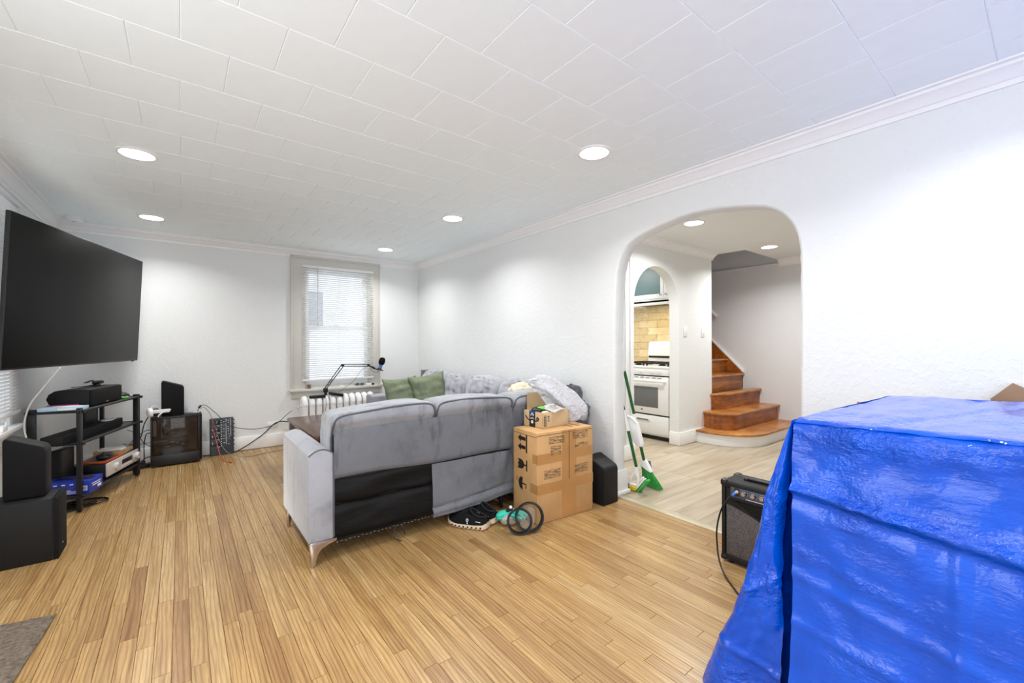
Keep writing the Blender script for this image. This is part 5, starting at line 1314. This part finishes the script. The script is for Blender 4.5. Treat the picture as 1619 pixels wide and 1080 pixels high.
PT(MB().tube([(2.90, 2.21, .585), (2.90, 2.165, .60), (2.90, 2.12, .58), (2.905, 2.10, .555)], .010, n=8).tube([(2.90, 2.20, .60), (2.895, 2.205, .55), (2.90, 2.19, .52)], .006, n=8), 'clip', 'white', r)
r = thing('grey_dustpan', 'dark grey dustpan standing behind the broom head', 'dustpan', (3.06, 2.14, 0))
m = MB(); m.prism([(2.185, .20), (2.10, .215), (2.075, .08), (2.09, .006), (2.14, .006), (2.175, .07)], 0, 3.085, 3.105, .006); PT(m, 'pan', 'dustpan', r); PT(MB().bx(3.075, 3.09, 2.10, 2.18, .006, .02, .003), 'lip', 'rubber', r)

# ================================================================ STAIRS
sr = thing('staircase', 'varnished brown wooden stairs with white curved bottom step in the hall', 'stairs', (5.9, 2.6, 0))
def rounded(x0, y0, x1, y1, rad, n=10):
    # outline: left edge x0, front y0, back y1, right x1; front-left corner rounded
    P = [(x1, y1), (x0, y1)]
    for k in range(n + 1):
        a = PI + (PI / 2) * k / n; P.append((x0 + rad + rad * math.cos(a), y0 + rad + rad * math.sin(a)))
    P.append((x1, y0)); return P
ZT = [.150, .352, .556, .760, .964, 1.168, 1.372]
FRY = [2.105, 2.37, 2.60, 2.83, 3.06, 3.29, 3.52]
def step(i, poly_r, poly_t, zb, mat_r='stair_riser'):
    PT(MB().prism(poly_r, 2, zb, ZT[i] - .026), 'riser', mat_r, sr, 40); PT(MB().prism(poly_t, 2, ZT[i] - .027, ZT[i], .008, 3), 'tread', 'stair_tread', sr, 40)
YW = YK - .001
step(0, rounded(4.955, 2.115, 6.499, YW, .46), rounded(4.925, 2.08, 6.499, YW, .47), 0.0, 'trim')
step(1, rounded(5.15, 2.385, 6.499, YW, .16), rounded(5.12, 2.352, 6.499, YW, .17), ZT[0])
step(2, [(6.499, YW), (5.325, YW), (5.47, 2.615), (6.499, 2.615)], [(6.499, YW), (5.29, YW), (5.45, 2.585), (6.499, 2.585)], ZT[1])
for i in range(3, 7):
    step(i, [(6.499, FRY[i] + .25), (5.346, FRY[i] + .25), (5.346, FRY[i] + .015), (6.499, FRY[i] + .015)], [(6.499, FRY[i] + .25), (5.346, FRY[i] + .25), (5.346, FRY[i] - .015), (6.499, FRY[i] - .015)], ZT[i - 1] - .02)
PT(MB().prism([(2.845, ZT[2]), (2.845, .80), (3.30, 1.252), (3.9, 1.85), (3.9, .96)], 0, 6.478, 6.499), 'skirt_board', 'stair_riser', sr)
PT(MB().prism([(2.835, .80), (2.835, .775), (2.85, .775), (2.85, .79), (3.31, 1.25), (3.9, 1.84), (3.9, 1.865), (3.30, 1.268)], 0, 6.470, 6.4995), 'skirt_cap', 'trim', sr)
r = thing('handrail', 'white round handrail end on the grey stair wall', 'handrail', (6.45, 3.2, 1.6))
PT(MB().cyl((6.44, 3.19, 1.60), (6.44, 4.0, 2.37), .026, n=14), 'rail', 'white', r)
PT(MB().cyl((6.44, 3.3, 1.68), (6.498, 3.3, 1.66), .008, n=8).cyl((6.488, 3.3, 1.66), (6.499, 3.3, 1.66), .025, n=12), 'bracket', 'black_metal', r)

# ================================================================ KITCHEN
kb = bpy.data.objects['wall_kitchen_back']
rt = random.Random(4); TMs = {}
for k in range(14):
    z = .90 + k * .104
    off = (0 if k % 2 else .15)
    y = 2.85 - off
    while y < 4.2:
        y0, y1 = max(y, 2.845), min(y + .30, 4.25)
        if y1 - y0 > .03:
            m = MB(); m.bx(5.258, 5.271, y0 + .0015, y1 - .0015, z + .0015, z + .1025)
            b = m.bm; la = b.verts.layers.float.new('tone'); tv_ = rt.random()
            for v in b.verts: v[la] = tv_
            m.build('tile', 'stone', kb, smooth=0)
        y += .30
SX, SY0, SY1 = 4.615, 2.873, 3.632
sv = thing('gas_stove', 'white freestanding gas stove with grey oven window seen through the kitchen arch', 'stove', (SX, SY0, 0))
sw = SY1 - SY0
MB().bx(.03, .63, 0, sw, .05, .885, .006).build('body', 'white', sv)
MB().bx(.06, .60, .03, sw - .03, 0, .05).build('toe_base', 'rubber', sv)
MB().bx(-.005, .64, 0, sw, .885, .912, .008, 3).build('cooktop', 'white', sv)
MB().bx(.0, .04, 0, sw, .80, .885, .008).build('control_panel', 'white', sv)
for y in (.135, .225, .385, .535, .625):
    k = MB().lathe((0, y, .842), [(.028, -.004), (.028, .004), (.022, .008), (.020, .026), (.001, .028)], 20, (-1, 0, 0)).build('control_knob', 'white_plastic', sv)
    MB().box((-.030, y, .842), (.012, .006, .036), None, .002).build('knob_grip', 'white', k)
MB().bx(.012, .04, .01, sw - .01, .785, .800).build('shadow_gap', 'rubber', sv, smooth=0); MB().bx(.012, .04, .004, sw - .004, .300, .318).build('shadow_gap', 'rubber', sv, smooth=0)
dr = MB().bx(.0, .035, .004, sw - .004, .318, .785, .008).build('oven_door', 'white', sv)
MB().bx(-.002, .004, .145, sw - .145, .40, .655, .002).build('door_window', 'oven_glass', dr)
MB().bx(-.045, -.02, .03, sw - .03, .715, .745, .010, 3).bx(-.03, .005, .03, .06, .715, .745, .006).bx(-.03, .005, sw - .06, sw - .03, .715, .745, .006).build('door_handle', 'white', dr)
m = MB()
for k in range(7): m.bx(-.002, .003, .10 + k * .083, .10 + k * .083 + .055, .762, .774)
m.build('vent_slot', 'synth_light', dr, smooth=0)
MB().cyl((-.001, sw * .5, .365), (.002, sw * .5, .365), .014, n=20).build('round_emblem', 'velcro', dr)
dw = MB().bx(.0, .035, .004, sw - .004, .075, .300, .008).build('storage_drawer', 'white', sv)
MB().bx(-.006, .002, sw / 2 - .12, sw / 2 + .12, .222, .262, .004).build('drawer_pull', 'white_plastic', dw); MB().bx(-.007, -.005, sw / 2 - .10, sw / 2 + .10, .232, .250).build('pull_recess', 'velcro', dw)
MB().prism([(.555, .912), (.64, .912), (.64, 1.21), (.60, 1.225), (.575, 1.20), (.548, 1.04), (.555, 1.0)], 1, .0, sw - .09, .012, 3).build('back_guard', 'white', sv); MB().bx(.548, .556, .02, sw - .11, 1.0, 1.026).build('clock_panel', 'rubber', sv)
for y0 in (.05, .40):
    g = MB()
    for k in range(4): g.bx(.07, .53, y0 + k * .10 - .006, y0 + k * .10 + .006, .938, .952)
    for x in (.07, .18, .30, .42, .53): g.bx(x - .006, x + .006, y0 - .006, y0 + .306, .938, .952)
    for x in (.07, .53):
        for y in (y0, y0 + .30): g.bx(x - .008, x + .008, y - .008, y + .008, .91, .94)
    g.build('burner_grate', 'iron', sv, smooth=0)
    for x in (.18, .42): MB().lathe((x, y0 + .15, .912), [(.05, 0), (.05, .008), (.036, .010), (.036, .02), (.001, .022)], 18).build('burner', 'iron', sv)
hd_ = thing('range_hood', 'slim white range hood with warm light under the kitchen cabinet', 'range hood', (4.80, SY0, 1.72))
MB().bx(0, .455, .0, .76, .0, .03, .004).bx(0, .02, 0, .76, -.03, .03, .004).bx(.0, .455, .0, .015, -.03, .01).bx(.0, .455, .745, .76, -.03, .01).build('shell', 'white', hd_)
MB().bx(.16, .42, .36, .70, -.008, .0).build('filter', 'steel_dark', hd_); MB().bx(.06, .14, .30, .60, -.012, .0, .003).build('lamp_lens', 'lens_hood', hd_)
kc = thing('wall_cabinet', 'white kitchen wall cabinet with teal glass doors above the stove', 'cabinet', (4.93, 2.85, 1.755))
MB().bx(.01, .33, 0, 1.4, -.03, .57, .003).build('body', 'white', kc)
for y0, y1, ky in ((.0, .275, .245), (.28, .80, .325), (.805, 1.4, .9)):
    f = MB().frame4(mkL, y0 + .001, y1 - .001, -.012, .012, .03, .56, .05, .06, .06, .003)
    d = f.build('door', 'white', kc); MB().bx(-.004, .004, y0 + .048, y1 - .048, .088, .502).build('glass_panel', 'teal_glass', d)
    MB().lathe((-.012, ky, .075), [(.006, 0), (.006, .012), (.014, .018), (.001, .026)], 12, (-1, 0, 0)).build('knob', 'chrome', d)
ct = thing('kitchen_counter', 'beige kitchen counter end beside the stove', 'counter', (4.62, 3.64, 0)); MB().bx(0, .632, 0, .9, .885, .925, .006).build('worktop', 'counter', ct); MB().bx(.03, .632, .005, .9, .08, .885).build('base_cabinet', 'white', ct); MB().bx(.06, .6, .005, .9, 0, .08).build('toe_kick', 'rubber', ct)

# ================================================================ GUITAR AMPLIFIER
am = thing('guitar_amplifier', 'black guitar amplifier with grey grille on floor beside the blue tarp', 'amplifier', (2.353, 1.147, 0), -PI / 2)
# local: x runs toward -Y (along the front), -y is the front
AW, AH, AD = .40, .448, .19
MB().bx(0, AW, .0, AD, .405, AH, .016, 3).bx(0, .022, 0, AD, .02, AH - .01, .008).bx(AW - .022, AW, 0, AD, .02, AH - .01, .008).bx(0, AW, 0, AD, .014, .05, .010).bx(.01, AW - .01, .03, AD - .005, .03, .42).build('cabinet', 'speaker_vinyl', am)
MB().bx(.02, AW - .02, .012, .032, .045, .41).build('baffle', 'tv_bezel', am)
gp = [(.026, .045), (AW - .026, .045), (AW - .026, .318), (AW - .06, .322)] + [(AW - .06 - (AW / 2 - .06) * k / 6 * 1.0, .322 - .045 * (k / 6) ** 1.2) for k in range(1, 6)] + [(AW / 2, .268)] + [(AW / 2 - (AW / 2 - .06) * k / 6, .268 + .046 * (k / 6) ** .8) for k in range(1, 7)] + [(.026, .318)]
MB().prism(gp, 1, .006, .013, .002).build('grille_cloth', 'grille', am)
m = MB()
for k in range(9): w_ = .15 - k * .016; m.bx(AW / 2 - w_, AW / 2 + w_ * .9, .004, .010, .348 - k * .0085, .352 - k * .0085, .001)
m.build('vent_louvre', 'black', am)
MB().prism([(.05, .362), (AW - .05, .362), (AW - .05, .424), (.05, .424)], 1, .000, .02, .003).build('control_panel', 'amp_panel', am)
MB().bx(.04, AW - .04, -.006, .014, .350, .366, .006).build('panel_lip', 'speaker_vinyl', am)
for k, x in enumerate((.122, .168, .212, .258, .304)):
    o = MB().lathe((x, .0, .399), [(.0125, 0), (.0125, .005), (.010, .007), (.010, .016), (.001, .017)], 20, (0, -1, 0)).build('knob', 'chrome', am)
    MB().lathe((x, .0, .399), [(.0145, -.001), (.0145, .002), (.0126, .003)], 20, (0, -1, 0)).build('knob_skirt', 'tv_bezel', o)
m = MB()
for k in range(5):
    for j in range(9):
        a = -2.2 + j * .55; m.box((.122 + .0455 * k + .018 * math.sin(a), -.0004, .399 + .018 * math.cos(a)), (.0018, .001, .0018))
m.bx(.13, .33, -.0008, 0, .3705, .3735); m.build('panel_marking', 'print_white', am, smooth=0)
MB().bx(.072, .098, -.002, .002, .378, .420, .002).build('jack_plate', 'tv_bezel', am); MB().lathe((.086, -.001, .400), [(.009, 0), (.009, .006), (.006, .007)], 14, (0, -1, 0)).build('jack_socket', 'silver', am)
for x in (0, AW):
    MB().box((x + (.014 if x == 0 else -.014), .02, AH - .014), (.036, .05, .036), None, .010).box((x + (.014 if x == 0 else -.014), AD - .02, AH - .014), (.036, .05, .036), None, .010).box((x + (.012 if x == 0 else -.012), .018, .026), (.032, .04, .032), None, .009).build('corner_guard', 'black', am)
MB().bx(.10, .30, AD * .5 - .016, AD * .5 + .016, AH + .004, AH + .016, .006).bx(.085, .105, AD * .5 - .018, AD * .5 + .018, AH - .004, AH + .012, .004).bx(.295, .315, AD * .5 - .018, AD * .5 + .018, AH - .004, AH + .012, .004).build('carry_handle', 'rubber', am)
MB().bx(.025, .085, AD - .06, AD - .045, AH - .001, AH + .002, .001).build('top_groove', 'tv_bezel', am)
for x in (.04, AW - .04):
    for y in (.03, AD - .03): MB().cyl((x, y, 0), (x, y, .016), .014, n=12).build('foot', 'rubber', am)
o = MB().tube([(2.31, 1.063, .392), (2.295, 1.085, .365), (2.285, 1.115, .30), (2.275, 1.132, .20), (2.265, 1.125, .11), (2.24, 1.10, .045), (2.19, 1.045, .008), (2.10, .95, .005), (1.98, .82, .005), (1.9, .70, .005)], .0045, n=8).build('guitar_cable', 'black'); tag(o, 'black guitar cable with blue plug hanging from the amplifier jack', 'cable')
MB().cyl((2.35, 1.060, .400), (2.325, 1.062, .397), .006, n=10).build('plug', 'silver', o); MB().cyl((2.327, 1.062, .397), (2.305, 1.064, .388), .0068, n=10).build('plug_sleeve', 'blue', o)

# ================================================================ TARP
TPA = Vector((.9985, -.055, 0)).normalized(); TPB = Vector((-.055, -.9985, 0)).normalized(); NC = Vector((1.466, .493, 0)); TD, TL_ = .955, 2.0
def zt(b_): return .970 + .035 * b_
def top_pt(a, b_):
    # a into depth, b along the front edge toward -Y
    w = .006 * nz(a * 3, b_ * 9, 1.0, 1.2) + .004 * nz(a * 9, b_ * 30, 5.0, 1.0) * .6
    cr = -.006 * math.exp(-((b_ - .18 - .25 * a) / .012) ** 2) - .005 * math.exp(-((b_ - .52 + .1 * a) / .010) ** 2) - .004 * math.exp(-((a - .5) / .008) ** 2)
    return NC + TPA * a + TPB * b_ + Vector((0, 0, zt(b_) + (w + cr) * min(1, a / .05) - .010 * math.exp(-a / .012) + .004 * nz(b_ * 22, a * 30, 2, 1) * math.exp(-a / .05)))
def front_pt(t, b_):
    # t down from the edge, 0..1
    z0 = zt(b_); z = z0 * (1 - t) + .004 * t
    t = t ** 1.5; z = zt(b_) * (1 - t) + .004 * t - .010 * (1 - t)
    rnd_ = .012 * math.exp(-t / .010) + .006 * nz(b_ * 22, t * 40, 2, 1) * math.exp(-t / .08)
    wob = .018 * nz(b_ * 2.2, t * 2.2, 3.3, 1.0) + .010 * nz(b_ * 6, t * 5, 8.3, 1.0) + .005 * nz(b_ * 16, t * 14, 2.1, 1.0)
    # pressed fold lines of the tarp, one across and a few upright
    cr = (.019 + .008 * nz(b_ * 14, t * 30, 7.7)) * math.exp(-((t - (.205 + .12 * b_)) / .013) ** 2) - .009 * math.exp(-((t - (.235 + .12 * b_)) / .02) ** 2)
    cr += .006 * math.exp(-((b_ - .34 - .03 * t) / .010) ** 2) * (1 if t > .25 else 0) - .006 * math.exp(-((b_ - .30) / .03) ** 2) * t
    cr += .007 * math.exp(-((t - .62 - .08 * b_) / .010) ** 2) + .006 * math.exp(-((b_ - .95) / .010) ** 2) + .006 * math.exp(-((t - .47 - .22 * b_ + .08 * b_ * b_) / .014) ** 2)
    out = (wob + cr) * min(1, t / .06) + .05 * t ** 2 - rnd_ + .006
    return NC + TPB * b_ - TPA * out + Vector((0, 0, z))
m = MB()
ntop, nfr, nb = 50, 100, 180
def sheet_pt(u, v):
    b_ = v * TL_; k = u * (ntop + nfr)
    if k <= ntop: return top_pt(TD * (1 - k / ntop) ** 1.5, b_)
    return front_pt((k - ntop) / nfr, b_)
m.grid(sheet_pt, ntop + nfr, nb)
m.grid(lambda u, v: NC + TPA * (TD - .0) + TPB * (v * TL_) + Vector((0, 0, (zt(v * TL_)) * (1 - u) + .004 * u)) + TPA * (.01 * nz(u * 4, v * 8, 3)), 20, 40)
# front sheet wraps round the corner into the dark gap; side drape behind it
m.grid(lambda u, v: front_pt(v, 0) + TPA * (.02 + .0 * u) * 0 + (TPA * (u * .22) - TPB * (.004 * u)) + Vector((0, 0, 0)), 8, 100)
m.grid(lambda u, v: NC + TPA * (.22 + u * (TD - .22)) - TPB * (.006 + .012 * v + .008 * nz(u * 6, v * 4, 1)) + Vector((0, 0, zt(0) * (1 - v) + .004 * v)), 24, 30)
# the hanging corner fold: a cone of slack cloth from the top corner to the floor
KT = [(.972, .000), (.92, .016), (.86, .034), (.80, .054), (.70, .082), (.60, .100), (.513, .118), (.40, .146), (.30, .178), (.214, .218), (.12, .252), (.05, .276), (.004, .290)]
def kw(z):
    for (za, wa), (zb, wb) in zip(KT, KT[1:]):
        if z >= zb: return wa + (wb - wa) * (za - z) / (za - zb)
    return KT[-1][1]
def fold(u, v):
    z = .966 * (1 - v) + .004 * v; w = kw(z); ph = u
    inner = .040 * min(1, v * 2.5)
    # section: starts in the gap, swells toward the room, runs out to the outer edge, returns to the side
    if ph < .62:
        t_ = ph / .62; y = inner + (w - inner) * t_ if w > inner else w * t_
        bul = .030 * math.sin(PI * t_) * min(1, v * 3) + .055 * v * t_ * 0 + .022 * math.sin(2 * PI * t_ + 3 * v) * v
        x = .035 * (1 - t_) ** 2 - bul - .010
    else:
        t_ = (ph - .62) / .38; y = w + (.014 - w) * t_ ** .8; x = -.010 + .26 * t_
    wr = .009 * nz(u * 5, v * 9, 4.4) + .005 * nz(u * 12, v * 26, 9.1)
    cr = .008 * math.exp(-((v - .52 - .12 * u) / .012) ** 2) + .010 * math.exp(-((v - .79 - .10 * (.62 - u)) / .010) ** 2) + .007 * math.exp(-((v - .27 + .05 * u) / .012) ** 2)
    return NC - TPB * (y + .3 * wr * min(1, v * 4)) + TPA * (x - (wr + cr) * min(1, v * 4)) + Vector((0, 0, z))
m.grid(fold, 60, 110)
bmesh.ops.remove_doubles(m.bm, verts=m.bm.verts, dist=.0006)
tp = m.build('tarp_cover', 'tarp', smooth=80)
ca = tp.data.attributes.new('crinkle', 'FLOAT', 'POINT')
for i, v in enumerate(tp.data.vertices):
    d = v.co - NC; b_ = d.dot(TPB); a_ = d.dot(TPA); q = 0
    if b_ > -.003 and a_ < .04:
        t_ = 1 - v.co.z / zt(b_)
        q = .75 * math.exp(-((t_ - .05) / .035) ** 2) + 1.0 * math.exp(-((t_ - (.205 + .12 * b_)) / .035) ** 2) + .5 * math.exp(-((b_ - .13) / .05) ** 2) * (t_ < .3) + .5 * math.exp(-((t_ - .40 - .22 * b_) / .02) ** 2)
        q *= .35 + .9 * max(0, nz(b_ * 5, t_ * 5, 1.5, 1) + .25); q += .9 * max(0, nz(b_ * 4 + 3, t_ * 6, 9.5, 1) - .22)
    elif b_ <= -.003 and a_ < .25:
        vv = 1 - v.co.z / .97
        q = .8 * math.exp(-((vv - .56) / .07) ** 2) + .8 * math.exp(-((vv - .93) / .06) ** 2) + .55 * math.exp(-((vv - .28) / .12) ** 2); q *= .4 + max(0, nz(b_ * 9, vv * 7, 3, 1) + .3)
    ca.data[i].value = max(.03, min(1.2, q)) if abs(a_) < .3 else .05
tag(tp, 'glossy blue plastic tarp draped to the floor over a tall boxy piece of furniture', 'tarp')
r = thing('cardboard_sheet', 'brown cardboard sheet with a raised corner leaning on wall behind the tarp', 'cardboard', (2.66, .02, 0))
MB().prism([(-.55, .004), (.14, .004), (.14, .90), (.155, .965), (.095, 1.035), (-.40, .74), (-.55, .70)], 0, -.012, .012, .002).build('sheet', 'brown_panel', r); MB().bx(-.0135, -.012, -.5, -.496, .1, .7).build('crease', 'joint', r)
r = thing('wood_offcut', 'narrow brown board end standing behind far left of the tarp', 'board', (2.655, .50, 0))
MB().bx(-.012, .012, -.12, .115, .004, .905, .002).build('board', 'brown_panel', r); MB().bx(-.0132, -.012, -.10, .10, .86, .87).build('edge_line', 'joint', r)

# ================================================================ RUG
r = thing('pile_rug', 'taupe shaggy rug corner on the floor at lower left', 'rug', (-.441, 2.734, 0))
a1 = math.atan2(2.282 - 2.734, -.474 + .441); 
def rug(u, v):
    d1 = Vector((-.073, -1.0, 0)).normalized(); d2 = Vector((-.95, .24, 0)).normalized()
    p = d1 * (u * 1.6) + d2 * (v * .47); e_ = min(u * 30, v * 12, 1)
    return p + Vector((0, 0, .004 + .011 * min(1, e_) + .004 * nz(p.x * 60, p.y * 60, 0, 1) + .003 * nz(p.x * 25, p.y * 90, 3, 1)))
m = MB(); m.grid(rug, 150, 60); m.build('pile', 'rug', r, 80)
MB().tube([(0, 0, .006), tuple(Vector((-.073, -1, 0)).normalized() * .8 + Vector((0, 0, .006))), tuple(Vector((-.073, -1, 0)).normalized() * 1.6 + Vector((0, 0, .006)))], .0035, n=6, sub=2).build('bound_edge', 'rug', r)
